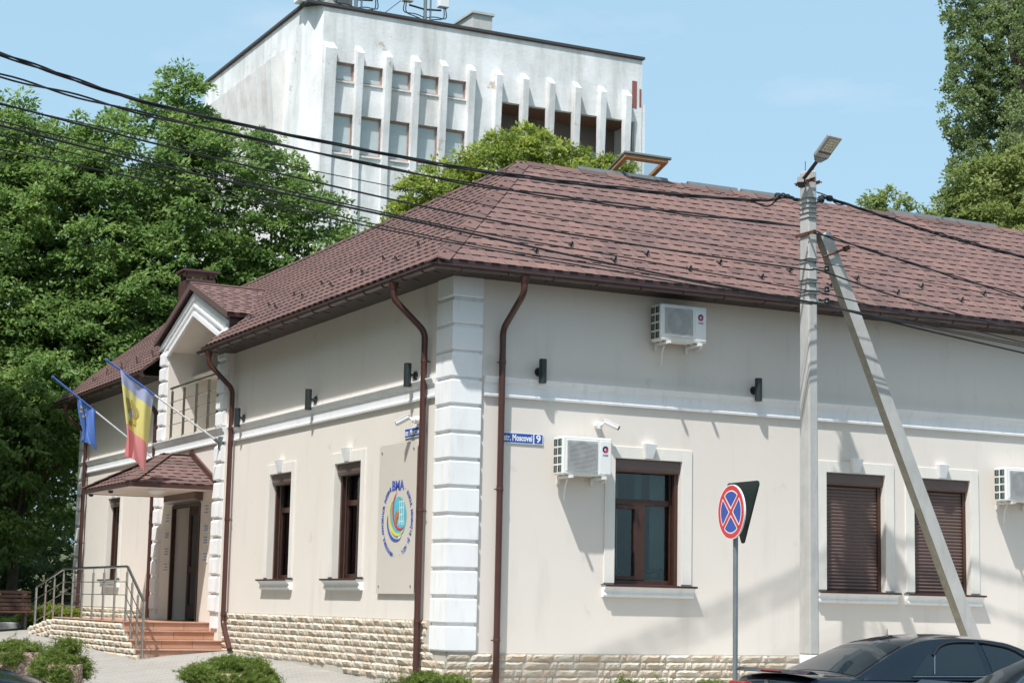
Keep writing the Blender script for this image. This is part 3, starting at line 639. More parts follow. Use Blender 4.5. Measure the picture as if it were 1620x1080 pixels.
def downpipe(P, u, uo, zbot, shoe=None, top=6.02, brk=(5.05, 3.0, 1.15), dw=.10, do=E_+.03):
    pts = [P(uo, top, do), P(uo, top-.22, do), P(u, 5.33, dw), P(u, zbot, dw)]
    if shoe: pts += [P(u+shoe[0], zbot-shoe[1], dw+shoe[2])]
    m = MB(); m.tube(smooth_path(pts), .047, 14); dp = put('downpipe', m, M['brown'], HOUSE, smooth=True)
    m = MB(); m.lathe([(.075, 0), (.07, -.03), (.052, -.1)], 14, P(uo, top+.01, do)); put('outlet', m, M['brown'], dp, smooth=True)
    for z in brk:
        m = MB(); m.lathe([(.051, -.02), (.053, -.015), (.053, .015), (.051, .02)], 14, P(u, z, dw)); m.tube([P(u, z, dw-.04), P(u, z, -.01)], .008, 6); m.tube([P(u+(.055 if P is RF else -.05), z, dw-.02), P(u+(-.075 if P is RF else -.085), z, dw-.03)], .008, 6); m.tube([P(u, z-.03, dw), P(u, z+.05, dw)], .0505, 14)
        put('pipe_bracket', m, M['brown'], dp, smooth=True)
downpipe(RF, .72, .82, .05, None, brk=(4.85, 3.05, .95)); downpipe(LF, .80, .95, .26, None, brk=(4.9, 2.75, 1.18))
downpipe(LF, 9.66, 9.78, 1.0, (-.75, .46, .10), brk=(4.6, 2.9, 1.16)); downpipe(LF, 14.80, 14.9, 1.02, None, brk=(4.55, 3.0)); downpipe(LF, 20.86, 21.2, .7, None, brk=(4.2, 2.7, 1.3))
# dormer gable roof over the bay
DORM = part('gable_roof', HOUSE)
RZ, EZ, RY0, RY1 = 7.70, 6.80, YC-2.48, YC+2.48
xi = lambda z: (z-ZE)/SLL-E_
for sgn, ye in ((-1, RY0), (1, RY1)):
    m = MB(); a, b, c, d = Vector((-.22, ye, EZ)), Vector((xi(EZ)+.05, ye, EZ)), Vector((xi(RZ)+.05, YC, RZ)), Vector((-.22, YC, RZ))
    m.prism([a, b, c, d], (0, 0, -.07)); put('gable_deck', m, M['fascia'], DORM)
    fr = plane((-.22, ye, EZ), (1, 0, 0), (0, YC-ye, RZ-EZ)); fr = (fr[0], fr[1], fr[2], fr[3] if fr[3].z > 0 else -fr[3]); SLg = math.hypot(YC-ye, RZ-EZ); nc = 12
    tab_field(DORM, fr, nc, SLg/nc, lambda s, S_=SLg: (0, (xi(EZ)+.22)+(xi(RZ)-xi(EZ))*s/S_+.02), 90 if sgn < 0 else 0, 'shingle_field', 21+sgn)
    m = MB(); a = Vector((-.235, ye, EZ-.10)); b = Vector((-.235, YC, RZ-.10)); m.prism([a, b, b+Vector((0, 0, .125)), a+Vector((0, 0, .125))], (.03, 0, 0)); put('bargeboard', m, M['cap'], DORM, tint=[.3]*6)
    m = MB(); yy = PORT0 if sgn < 0 else PORT1; m.prism([(-.13, yy-sgn*.0, 6.45), (-.13, yy, EZ-.02), (xi(EZ)+.05, yy, EZ-.02), (-.13+.02, yy, 6.45)], (0, -.02*(-sgn), 0)); put('cheek', m, M['brown'], DORM)
m = MB(); m.tube([(-.24, YC, RZ+.02), (xi(RZ), YC, RZ+.02)], .035, 8); put('ridge_cap', m, M['cap'], DORM, tint=[.4]*len(m.f))
# chimney in brown sheet metal
m = MB(); m.box(.72, 1.42, 15.9, 16.4, 7.0, 8.42)
ch = put('chimney', m, M['chim'], HOUSE, bevel=.012)
m = MB(); m.box(.66, 1.49, 15.84, 16.46, 8.62, 8.67); m.box(.70, 1.45, 15.88, 16.42, 8.585, 8.62)
for x in (.75, 1.36):
    for y in (15.93, 16.34): m.box(x, x+.04, y, y+.04, 8.40, 8.60)
put('chimney_cap', m, M['chim'], ch)
m = MB()
for x in (.70, 1.41): m.box(x, x+.03, 15.88, 15.91, 7.0, 8.46)
m.box(.70, 1.44, 15.88, 15.9, 8.40, 8.46); put('chimney_trim', m, M['chim'], ch)
# entrance canopy
CAN = part('entrance_canopy', HOUSE)
cy0, cy1, cx, cz, wz = 10.36, 13.80, -1.78, 3.56, 4.22; cyc = (cy0+cy1)/2+.02; rx = -.62; wx = -PX-.005
m = MB(); a, b, c, d, r0, r1 = (wx, cy0, cz), (cx, cy0, cz), (cx, cy1, cz), (wx, cy1, cz), (wx, cyc, wz), (rx, cyc, wz)
m.add([a, b, c, d, r0, r1], [(0, 1, 5, 4), (1, 2, 5), (2, 3, 4, 5), (0, 3, 2, 1)]); put('canopy_deck', m, M['shdark'], CAN, tint=[.5]*4)
f = plane(a, (-1, 0, 0), (0, cyc-cy0, wz-cz)); f = (f[0], f[1], f[2], f[3] if f[3].z > 0 else -f[3]); L = math.hypot(cyc-cy0, wz-cz); w_ = wx-cx
tab_field(CAN, f, 9, L/9, lambda s, L=L: (0, w_-(rx-cx)*s/L), 90, 'shingle_field', 31)
f = plane((cx, cy0, cz), (0, 1, 0), (rx-cx, 0, wz-cz)); f = (f[0], f[1], f[2], f[3] if f[3].z > 0 else -f[3]); L2 = math.hypot(rx-cx, wz-cz)
tab_field(CAN, f, 7, L2/7, lambda s, L2=L2: ((cyc-cy0)*s/L2, (cy1-cy0)-(cy1-cyc)*s/L2), 90, 'shingle_field', 33)
f = plane((wx, cy1, cz), (-1, 0, 0), (0, cyc-cy1, wz-cz)); f = (f[0], f[1], f[2], f[3] if f[3].z > 0 else -f[3])
tab_field(CAN, f, 9, L/9, lambda s, L=L: (0, w_-(rx-cx)*s/L), 0, 'shingle_field', 35)
for p, q in (((cx, cy0, cz), (rx, cyc, wz)), ((cx, cy1, cz), (rx, cyc, wz))):
    for k in range(6):
        A, B = Vector(p).lerp(Vector(q), k/6), Vector(p).lerp(Vector(q), (k+1)/6+.02); m = MB(); m.bar(A+Vector((0, 0, .028)), B+Vector((0, 0, .018)), .24, .02); put('hip_cap', m, M['cap'], CAN, tint=[.2+.6*random.random()]*6)
m = MB(); m.bar((wx-.02, cy0-.02, cz+.04), (wx-.02, cyc, wz+.05), .05, .16, (0, 0, 1)); put('wall_flashing', m, M['brown'], CAN)
m = MB(); m.box(cx-.012, cx+.01, cy0, cy1, cz-.085, cz+.012); m.box(cx-.012, wx-.0, cy0-.014, cy0+.01, cz-.085, cz+.012); m.box(cx, wx, cy1, cy1+.014, cz-.085, cz+.012); put('canopy_fascia', m, M['brown'], CAN)
m = MB(); m.box(cx+.02, wx, cy0+.02, cy1-.02, cz-.075, cz-.055); put('canopy_soffit', m, M['trim'], CAN)
m = MB(); m.lathe([(.17, 0), (.18, -.03), (.15, -.075), (.08, -.10), (.0, -.105)], 20, (-1.05, cy0+.75, cz-.075)); put('canopy_light', m, M['plastic'], CAN, smooth=True)
for y in (cy1-.15, cyc): m = MB(); m.lathe([(.05, 0), (.05, -.03), (.03, -.05)], 10, (cx+.1, y, cz-.085)); put('spot_lamp', m, M['black'], CAN)
# loggia railing
RAIL = part('loggia_railing', HOUSE); xr = -PX-.02
for y in (13.6, 12.75, 11.9, 11.1, 10.5):
    m = MB(); m.box(xr-.012, xr+.03, y-.02, y+.02, 4.66, 5.66); put('post', m, M['steel'], RAIL)
m = MB(); m.tube([(xr, 13.68, 5.72), (xr, 10.42, 5.72)], .027, 10); m.tube([(xr, 13.6, 5.6), (xr, 13.6, 5.72)], .012, 6); put('handrail', m, M['steel'], RAIL, smooth=True)
for z in (4.95, 5.18, 5.42): m = MB(); m.tube([(xr-.02, 13.65, z), (xr-.02, 10.42, z)], .009, 6); put('rail', m, M['steel'], RAIL, smooth=True)
# roof windows behind the ridge, one of them swung open
def roof_window(x0, x1, opened=False):
    O = Vector(((x0+x1)/2, DY, ZR)); S = Vector((0, 1, -.707)).normalized(); N = Vector((0, .577, .817)); w = (x1-x0)/2
    rw = part('roof_window', HOUSE); fr = MB()
    def rb(u0, u1, s0, s1, n0, n1): 
        c = [O+Vector((u, 0, 0))+S*s+N*n for n in (n0, n1) for u, s in ((u0, s0), (u1, s0), (u1, s1), (u0, s1))]
        fr.add(c, [(0, 3, 2, 1), (4, 5, 6, 7), (0, 1, 5, 4), (1, 2, 6, 5), (2, 3, 7, 6), (3, 0, 4, 7)])
    rb(-w, w, -.02, .12, -.02, .10); rb(-w, -w+.1, .12, 1.2, -.02, .09); rb(w-.1, w, .12, 1.2, -.02, .09); rb(-w, w, 1.2, 1.3, -.02, .09)
    put('window_flashing', fr, M['zinc'], rw)
    if not opened:
        fr = MB(); rb(-w+.1, w-.1, .12, 1.2, .02, .03); put('pane', fr, M['glass'], rw)
    return rw
roof_window(3.55, 4.42); roof_window(5.70, 6.72); roof_window(6.80, 7.85); roof_window(10.0, 11.2); roof_window(11.25, 12.5)
rw = roof_window(4.46, 5.30, True)
SA, SBv = Vector((4.31, 2.72, 8.945)), Vector((0, .90, -.30))   # swung sash: front edge, direction to the back edge
wv = Vector((.85, 0, 0)); nv = wv.cross(SBv).normalized(); nv = nv if nv.z > 0 else -nv
def sash_bar(a0, a1, b0, b1, t0, t1, mat, nm):
    m = MB(); c = [SA+wv*a+SBv*b+nv*t for t in (t0, t1) for a, b in ((a0, b0), (a1, b0), (a1, b1), (a0, b1))]
    m.add(c, [(0, 3, 2, 1), (4, 5, 6, 7), (0, 1, 5, 4), (1, 2, 6, 5), (2, 3, 7, 6), (3, 0, 4, 7)]); put(nm, m, mat, rw)
for q in ((0, .1, 0, 1), (.9, 1, 0, 1), (.1, .9, 0, .1), (.1, .9, .9, 1)): sash_bar(*q, -.045, .01, M['pine'], 'sash')
m = MB(); m.quad(*[SA+wv*a+SBv*b-nv*.012 for a, b in ((.1, .1), (.9, .1), (.9, .9), (.1, .9))]); put('pane', m, M['skyglass'], rw)
for q in ((-.015, 1.06, -.04, .02), (-.02, .03, .02, 1), (.97, 1.02, .02, 1)): sash_bar(*q, .01, .045, M['zinc'], 'sash_cladding')

# ------------------------------------------------------------------ entrance steps and railing
ST = thing('entrance_steps', (-.9, 11, .4), 'terracotta tiled entrance steps and stone faced landing under the canopy', 'steps')
SX = -1.75
m = MB(); m.box(SX+.02, -PX+.0, 10.48, 16.2, -.2, .965)
for k in range(3): m.box(SX+.02, .0, 10.48-.29*(k+1), 10.48-.29*k, -.2, .805-.16*k)
put('landing_core', m, M['mortar'], ST)
def tilebox(nm, x0, x1, y0, y1, z0, z1): m = MB(); m.box(x0, x1, y0, y1, z0, z1); put(nm, m, M['tile'], ST, bevel=.003)
for k in range(4):
    y = 10.46-.29*k; zt = 1.0-.16*k; x = SX; j = 0
    while x < 0:
        w_ = .30 if (j == 0 and k % 2) else .58; x1 = min(x+w_, -.02 if k else -.0)
        if x1-x > .03:
            tilebox('riser_tile', x, x1-.005, y, y+.02, zt-.16+.005, zt-.022)
            tilebox('tread_tile', x, x1-.005, y-.025, y+.29 if k else y+.4, zt-.022, zt)
        x += w_; j += 1
yy = 10.86
while yy < 16.1:
    for j, x in enumerate((SX, SX+.55, SX+1.1)): tilebox('floor_tile', x, min(x+.545, -PX-.01), yy, min(yy+.545, 16.2), .978, 1.0)
    yy += .55
plw = MB(); off = ST.location
r = random.Random(4)
for row in range(6):
    z = .955-.108*(row+1)+.02; u = 10.5-.29*max(0, row-0.2)*.85
    while u < 16.2:
        L_ = r.choice((.34, .42, .27, .38, .12)); a, b = u, min(u+L_-.018, 16.2); u += L_
        if b-a < .06: continue
        o = bpy.data.objects.new('stone', r.choice(STONES['L'])); o.location = Vector((SX+.0, (a+b)/2, z))-off; o.scale = (r.uniform(.5, .8), b-a, .09); link(o, ST)
m = MB(); m.prism([(SX+.02, 16.2, -.2), (SX+.02, 16.2, .95), (SX+.02, 18.6, .72), (SX+.02, 18.6, -.2)], (1.6, 0, 0)); put('ramp', m, M['mortar'], ST)
for row in range(3):
    u = 16.2
    while u < 18.2:
        L_ = r.choice((.34, .42, .27)); z = .955-.108*(row+1)-(u-16.2)*.10
        o = bpy.data.objects.new('stone', r.choice(STONES['L'])); o.location = Vector((SX, u+L_/2, z))-off; o.scale = (r.uniform(.5, .8), L_-.02, .09); link(o, ST); u += L_
RL = thing('entrance_railing', (SX, 13, 1.0), 'stainless steel handrail with posts along the landing and down the steps', 'railing')
xr = SX+.06
top = [(xr, 18.1, 1.62), (xr, 15.6, 2.0), (xr, 10.55, 2.0), (xr, 9.32, 1.36)]
m = MB(); m.tube(smooth_path(top, 4, .06), .026, 10); m.tube([(xr, 9.32, 1.37), (xr, 9.32, .36)], .024, 10); m.tube([(xr, 18.1, 1.63), (xr, 18.1, .66)], .024, 10); put('handrail', m, M['steel'], RL, smooth=True)
for y in [10.55+.84*k for k in range(7)]+[10.16, 9.74, 16.4, 17.2]:
    zt = 2.0 if 10.5 < y <= 15.7 else (2.0-(10.55-y)*.52 if y < 10.5 else 2.0-(y-15.6)*.152); zb = 1.0 if 10.4 < y <= 16.2 else (1.0-.16*math.ceil((10.46-y)/.29) if y < 10.4 else .93-(y-16.2)*.1)
    m = MB(); m.box(xr-.018, xr+.018, y-.018, y+.018, zb, zt-.10); m.tube([(xr, y, zt-.10), (xr, y, zt)], .008, 6); m.lathe([(.045, 0), (.045, .012), (.02, .016)], 10, (xr, y, zb)); put('post', m, M['steel'], RL)
for dz in (.28, .52, .76):
    m = MB(); m.tube([(xr-.025, p[1], p[2]-dz+.0) for p in top], .008, 6); put('rail', m, M['steel'], RL, smooth=True)

# ------------------------------------------------------------------ things mounted on the house
def wall_lamp(P, u, z, label):
    t = thing('wall_lamp', P(u, z-.175, .14), label, 'wall lamp', 'up-and-down wall lamps'); o = Vector(t.location)
    m = MB(); m.lathe([(.05, 0), (.056, .004), (.056, .346), (.05, .35)], 18, (0, 0, 0)); put('lamp_body', m, M['anth'], t, True, False)
    a = Vector(P(u, z, .14))-o; b = Vector(P(u, z, .0))-o
    m = MB(); m.tube([a, b], .022, 10); m.tube([b+(a-b)*.02, b+(a-b)*.2], [.065, .06], 14); put('bracket', m, M['anth'], t, True, False)
wall_lamp(RF, 1.35, 4.77, 'dark cylinder wall lamp above the blue street plate on the street front')
wall_lamp(RF, 5.06, 4.76, 'dark cylinder wall lamp on the street front beside the concrete pole')
wall_lamp(LF, 1.30, 4.75, 'dark cylinder wall lamp on the court front near the corner quoin')
wall_lamp(LF, 5.45, 4.76, 'dark cylinder wall lamp on the court front over the two narrow windows')
wall_lamp(LF, 9.19, 4.76, 'dark cylinder wall lamp beside the entrance bay downpipe')

def ac_unit(loc, label):
    """outdoor unit, local: x 0..0.8 along wall, y 0 at the back to -0.29, z 0..0.55"""
    t = thing('air_conditioner', loc, label, 'air conditioner', 'outdoor air conditioning units')
    m = MB(); m.box(0, .80, -.29, 0, 0, .55); put('casing', m, M['acw'], t, False, False, bevel=.022)
    m = MB(); m.box(.05, .565, -.297, -.285, .05, .505); put('grille_panel', m, M['acw'], t, False, False, bevel=.01)
    m = MB(); m.lathe([(.205, -.2985), (.20, -.2986), (.0, -.2986)], 28, (.3075, 0, .2775), ax='y'); put('fan_opening', m, M['acm'], t, False, False)
    m = MB(); m.lathe([(.05, -.3005), (.045, -.303), (0, -.303)], 16, (.3075, 0, .2775), ax='y'); put('fan_hub', m, M['acg'], t, False, False)
    g = MB()
    for k in range(26): x = .07+.475*k/25; g.box(x-.004, x+.004, -.308, -.3035, .07, .485)
    for k in range(24): z = .07+.415*k/23; g.box(.07, .545, -.3115, -.3082, z-.004, z+.004)
    put('grille', g, M['acg'], t, False, False)
    m = MB(); m.box(.60, .785, -.296, -.285, .03, .505); put('service_cover', m, M['acw'], t, False, False, bevel=.006)
    m = MB()
    for j in range(4):
        for x in (0, ): m.box(-.004, .012, -.245, -.145, .04+j*.125, .04+j*.125+.095); m.box(-.004, .012, -.115, -.02, .04+j*.125, .04+j*.125+.095)
    put('side_vent', m, M['acd'], t, False, False)
    for j in range(4):
        for y in (-.238, -.095): m = MB(); m.box(-.007, -.003, y, y+.037, .05+j*.125, .05+j*.125+.075); put('heat_exchanger', m, M['fins'], t, False, False)
    m = MB(); c = Vector((.69, -.298, .385)); n = 18
    ring = lambda a0, a1, r0, r1: [c+Vector((math.cos(a)*r, 0, math.sin(a)*r)) for r, rng in ((r1, range(n+1)), (r0, range(n, -1, -1))) for a in [a0+(a1-a0)*k/n for k in rng]]
    p = ring(math.radians(20), math.radians(255), .022, .05); m.add(p, [(k, k+1, 2*n-k, 2*n+1-k) for k in range(n)], 0)
    m.add([c+Vector(q) for q in ((-.008, 0, .012), (.048, 0, .012), (.040, 0, -.035), (.018, 0, -.048), (-.018, 0, -.048), (.004, 0, -.006))], [(0, 1, 2, 3, 4, 5)], 1)
    vs, fs = text_mb('GREE', .038, bold=.0008); m.add([c+Vector((v.x, 0, v.y-.085)) for v in vs], fs, 2); put('emblem', m, [M['navy'], M['red'], M['bluetext']], t, False, False, fix=False)
    for x in (.12, .66):
        m = MB(); m.box(x-.018, x+.018, -.36, .075, -.045, -.005); m.box(x-.018, x+.018, .045, .085, -.12, .28)
        put('bracket', m, M['acw'], t, False, False)
    for x in (.12, .66):
        for y in (-.25, -.08): m = MB(); m.box(x-.05, x+.05, y, y+.05, -.006, .002); put('foot', m, M['black'], t, False, False)
    m = MB(); m.tube(smooth_path([(.8, -.12, .12), (.86, -.1, .10), (.86, -.02, -.05), (.84, .08, -.05)]), .018, 8); put('hose', m, M['plastic'], t, True, False); m = MB(); m.tube(smooth_path([(.18, -.1, -.05), (.17, -.05, -.15), (.175, -.02, -.34)]), .012, 7); put('hose', m, M['plastic'], t, True, False)
    return t
a1 = ac_unit((1.57, -.09, 3.29), 'white outdoor air conditioner below the camera beside the casement window')
dup(a1, (3.17, -.09, 5.345), 'white outdoor air conditioner hung high under the street eave')
dup(a1, (9.69, -.09, 3.26), 'white outdoor air conditioner right of the shuttered window by the leaning strut')

def cctv(P, u, z, du, label):
    t = thing('security_camera', P(u, z, 0), label, 'camera', 'wall cameras'); q = lambda a, b, d: Vector(P(u+a, z+b, d))-Vector(t.location)
    m = MB(); m.tube([q(0, 0, .0), q(0, 0, .09)], .055, 14); put('junction_box', m, M['plastic'], t, True, False)
    m = MB(); m.tube([q(0, -.01, .09), q(du*.35, .03, .12), q(du*.5, .03, .16)], .018, 8); put('arm', m, M['plastic'], t, True, False)
    m = MB(); a, b = q(du*.3, .05, .13), q(du*1.25, -.045, .26); m.tube([a, b], .040, 14); m.bar(a+Vector((0, 0, .034)), b+(b-a)*.1+Vector((0, 0, .034)), .085, .012); put('camera_body', m, M['plastic'], t, True, False)
    m = MB(); m.tube([b, b+(b-a)*.05], .034, 14); put('lens', m, M['black'], t, True, False)
cctv(RF, 2.33, 4.06, .17, 'white bullet security camera above the lower air conditioner')
cctv(LF, 1.15, 4.08, .17, 'white bullet security camera above the street plate on the court front')

def plate(P, u0, u1, z0, z1, label, flip):
    t = thing('street_plate', P((u0+u1)/2, z0, .0), label, 'street sign', 'blue street name plates'); o = Vector(t.location)
    def w(m, nm, mat): m.v = [tuple(Vector(v)-o) for v in m.v]; put(nm, m, mat, t, False, False, fix=False)
    m = MB(); fbox(m, P, u0, u1, z0, z1, .012, .016); w(m, 'white_border', M['whitep'])
    du = 1 if not flip else -1; h = z1-z0; a = (u0 if du > 0 else u1); L = u1-u0
    m = MB(); s0, s1, s2 = .012, L-.165, L-.145
    for x0, x1 in ((s0, s1), (s2, L-.012)): fbox(m, P, *sorted((a+du*x0, a+du*x1)), z0+.012, z1-.012, .0165, .018)
    w(m, 'blue_field', M['blue'])
    for body, cx_, size in (('str. Moscovei', s0+(s1-s0)*.5, h*.86), ('9', (s2+L-.012)/2, h*1.02)):
        m = MB(); vs, fs = text_mb(body, size, bold=.004); wd = max(v.x for v in vs)-min(v.x for v in vs); kx = min(1, (s1-s0-.03)/wd); m.add([P(a+du*(cx_+v.x*kx), (z0+z1)/2+v.y*.95, .0195) for v in vs], fs); w(m, 'lettering', M['whitep'])
plate(RF, .78, 1.44, 3.72, 3.875, 'blue plate reading str. Moscovei 9 on the street front by the downpipe', False)
plate(LF, .86, 1.63, 3.845, 3.99, 'blue street plate above the emblem panel on the court front', True)

# emblem panel: acrylic sheet on stand-offs with printed logo
EP = thing('emblem_panel', (0, 1.80, 1.57), 'beige acrylic panel with globe logo and ring of blue lettering', 'sign')
eo = Vector(EP.location)
def ep(nm, m, mat, fix=False): m.v = [tuple(Vector(v)-eo) for v in m.v]; return put(nm, m, mat, EP, False, False, fix=fix)
m = MB(); fbox(m, LF, 1.10, 2.50, 1.57, 3.785, .035, .043); ep('panel', m, M['acrylic'])
for y in (1.2, 2.4):
    for z in (1.68, 3.67): m = MB(); m.tube([LF(y, z, 0), LF(y, z, .05)], .02, 10); ep('standoff', m, M['steel'])
LC = (1.76, 2.63); DD = .047
L2 = lambda x, y, d=DD: LF(LC[0]-x*1.12, LC[1]+y, d)          # x to the reader's right
def disc_poly(m, pts, d, mi=0): m.add([L2(x, y, d) for x, y in pts], [tuple(range(len(pts)))], mi)
m = MB(); disc_poly(m, [(.28*math.cos(a)+.03, .30*math.sin(a)+.06) for a in np.linspace(0, 2*math.pi, 36, False)], DD); ep('globe', m, M['cyan'])
m = MB()
for y in (-.02, .08, .18, .27): disc_poly(m, [(.06, y), (.23, y+.01), (.22, y+.03), (.06, y+.02)], DD+.002)
for x in (.07, .14, .20): disc_poly(m, [(x, -.06), (x+.025, -.06), (x+.022, .30), (x, .30)], DD+.0025)
disc_poly(m, [(.05, -.24), (.2, -.13), (.16, -.22), (.08, -.28)], DD+.002); ep('globe_grid', m, M['pale'])
def swoosh(r, w, a0, a1, sx, cx_, cy_, d):
    m = MB(); n = 26; P_ = []
    for k in range(n+1): t = k/n; a = math.radians(a0+(a1-a0)*t); ww = w*math.sin(math.pi*min(1, t*.92+.06)); P_.append(((r+ww/2)*sx*math.cos(a)+cx_, (r+ww/2)*math.sin(a)+cy_, (r-ww/2)*sx*math.cos(a)+cx_, (r-ww/2)*math.sin(a)+cy_))
    for k in range(n): p, q = P_[k], P_[k+1]; m.quad(L2(p[0], p[1], d), L2(q[0], q[1], d), L2(q[2], q[3], d), L2(p[2], p[3], d))
    return m
ep('blue_swoosh', swoosh(.30, .05, 165, 300, 1.05, .0, .02, DD+.004), M['bluetext']); ep('yellow_swoosh', swoosh(.30, .06, 130, 310, 1.0, .05, .10, DD+.005), M['yellow']); ep('red_swoosh', swoosh(.30, .05, 120, 305, .85, .12, .18, DD+.006), M['red'])
m = MB(); disc_poly(m, [(-.05, -.05), (-.01, -.06), (.02, .05), (.06, .05), (.07, .14), (.02, .12), (-.02, .16), (-.06, .1)], DD+.007); ep('figure', m, M['orange'])
m = MB(); vs, fs = text_mb('BMA', .20, bold=.007); m.add([L2(v.x, v.y+.52) for v in vs], fs)
def arc_text(s, a0, a1, r, size, out=True):
    n = len(s)
    for k, chx in enumerate(s):
        if chx == ' ': continue
        a = math.radians(a0+(a1-a0)*k/(n-1)); vs, fs = text_mb(chx, size, bold=.003); rot = a-math.pi/2
        c, s_ = math.cos(rot), math.sin(rot); m.add([L2(.98*(r*math.cos(a))+v.x*c-v.y*s_, r*math.sin(a)*1.05+.02+v.x*s_+v.y*c) for v in vs], fs)
arc_text('· BIROUL MIGRAȚIE ȘI AZIL ·', 58, -76, .50, .088); arc_text('· MINISTERUL AFACERILOR INTERNE', 262, 120, .50, .088); ep('lettering', m, M['bluetext'])
# small plaques by the door
for y, zs in ((13.55, (1.95, 2.27, 2.62, 2.93)), (10.93, (2.12, 2.45, 2.70, 3.02))):
    for k, z in enumerate(zs):
        h = (.22, .20, .15, .24)[k]; m = MB(); fbox(m, LF, y-.17, y+.17, z, z+h, PX, PX+.012); m.m = [0]*len(m.m)
        for j in range(3): fbox(m, LF, y-.14, y+.12-.05*(j % 2), z+h*(.2+.26*j), z+h*(.2+.26*j)+.022, PX+.012, PX+.014, 1)
        tag(put('wall_plaque', m, [M['trim'], M['ptext']]), '%s pale plaque with blue text between door and %s' % (('lowest', 'second lowest', 'thin third', 'topmost')[k], 'blue flag' if y > 12 else 'tall downpipe'), 'plaque', 'plaques beside the door' if y > 12 else 'plaques between door and pilaster')

# ------------------------------------------------------------------ flags
def flag(base, tip, s0, s1, drop, label, cols, seed, gather, emblem=None, swing=0):
    base, tip = Vector(base), Vector(tip); t = thing('flag', base, label, 'flag'); ax = tip-base
    m = MB(); m.tube([Vector(), ax], .017, 8); put('flagpole', m, M['plastic'], t, True, False)
    m = MB(); m.tube([ax*s0, ax*1.0], .022, 8); m.tube([ax, ax*1.015], .03, 8); put('pole_sleeve', m, M['flagblue'], t, True, False)
    m = MB(); m.tube([ax*-.0, ax*.04], .035, 8); m.box(.0, .08, -.06, .06, -.12, .10); put('flag_bracket', m, M['zinc'], t, True, False)
    r = random.Random(seed); ph = [r.uniform(0, 6.28) for _ in range(6)]
    def F(s, v):
        p = ax*(s1+(s0-s1)*s)               # s=0 at the outer (upper) end, 1 at the inner end
        c = ax*(s1+(s0-s1)*.35); g = gather*v**.8
        q = p.lerp(Vector((c.x, c.y, p.z)), g); z = -drop*v*(1-.12*math.sin(math.pi*s)*v)-g*.25*(p.z-c.z)*0
        amp = .02+.16*v**.7
        yd = amp*(math.sin(9*s+ph[0]+1.5*v)*.6+math.sin(17*s+ph[1]-2*v)*.35+math.sin(4*s+ph[2])*.3)
        xd = .07*v*math.sin(7*s+ph[3]+2.4*v)
        return q+Vector((xd+swing*v, yd, z))
    ns, nv = 40, 44
    m = MB()
    for j in range(nv+1):
        for i in range(ns+1): m.v.append(tuple(F(i/ns, j/nv)))
    for j in range(nv):
        for i in range(ns):
            k = j*(ns+1)+i; m.f.append((k, k+1, k+ns+2, k+ns+1)); v = (j+.5)/nv
            m.m.append(sum(v > c for c in (cols[1] if len(cols) > 1 else ())))
    put('cloth', m, cols[0], t, True, False, fix=False)
    if emblem:
        for mat, polys in emblem:
            m = MB()
            for pl in polys:
                for e in (-.012, .012):
                    vs = []
                    for s, v in pl:
                        p = F(s, v); a_ = F(s+.01, v)-p; b_ = F(s, v+.01)-p; n = a_.cross(b_).normalized(); vs.append(p+n*e)
                    m.add(vs, [tuple(range(len(vs)))])
            put('emblem', m, mat, t, False, False, fix=False)
    return t
M['flagblue'] = m_leaf('flag_blue_cloth', (.10, .19, .50), (.10, .19, .50), (.10, .19, .50), .3); M['fblue'] = m_leaf('flag_pale_blue', (.40, .43, .62), (.40, .43, .62), (.40, .43, .62), .35)
M['fyellow'] = m_leaf('flag_yellow', (.72, .66, .24), (.72, .66, .24), (.72, .66, .24), .35); M['fred'] = m_leaf('flag_red', (.74, .30, .29), (.74, .30, .29), (.74, .30, .29), .35)
M['fbrown'] = simple('emblem_brown', (.34, .27, .08), .8); M['fgold'] = simple('emblem_gold', (.50, .36, .06), .8)
def star(cs, cv, rs, rv): return [(cs+rs*(1 if k % 2 == 0 else .42)*math.sin(k*math.pi/5), cv-rv*(1 if k % 2 == 0 else .42)*math.cos(k*math.pi/5)) for k in range(10)]
wing = lambda k: [(.36+k*.02, .33), (.36+k*.13, .27), (.36+k*.27, .29), (.36+k*.30, .35), (.36+k*.24, .41), (.36+k*.20, .46), (.36+k*.10, .43)]
eagle = [(M['fbrown'], [wing(1), wing(-1), [(.33, .25), (.38, .24), (.40, .30), (.38, .36), (.33, .36)], [(.30, .50), (.42, .50), (.46, .57), (.36, .55), (.27, .57)]]), (M['fgold'], [[(.42, .44), (.58, .40), (.61, .49), (.46, .52)]]), (M['fblue'], [[(.27, .37), (.44, .37), (.44, .45), (.355, .51), (.27, .45)]])]
flag((-.20, 10.05, 4.36), (-2.39, 10.05, 5.74), .585, .89, 1.62, 'blue yellow and red flag hanging from an angled pole at the entrance bay', ([M['fblue'], M['fyellow'], M['fred']], (.15, .62)), 5, .38, eagle, .05)
flag((-.20, 14.23, 4.25), (-2.43, 14.23, 5.84), .60, .775, .88, 'blue flag with yellow stars bunched on a shorter angled pole', ([M['flagblue']],), 9, .35, [(M['fgold'], [star(.3+.2*math.sin(a), .3+.16*math.cos(a), .055, .042) for a in np.linspace(.3, 6.3, 8, False)])], .08)

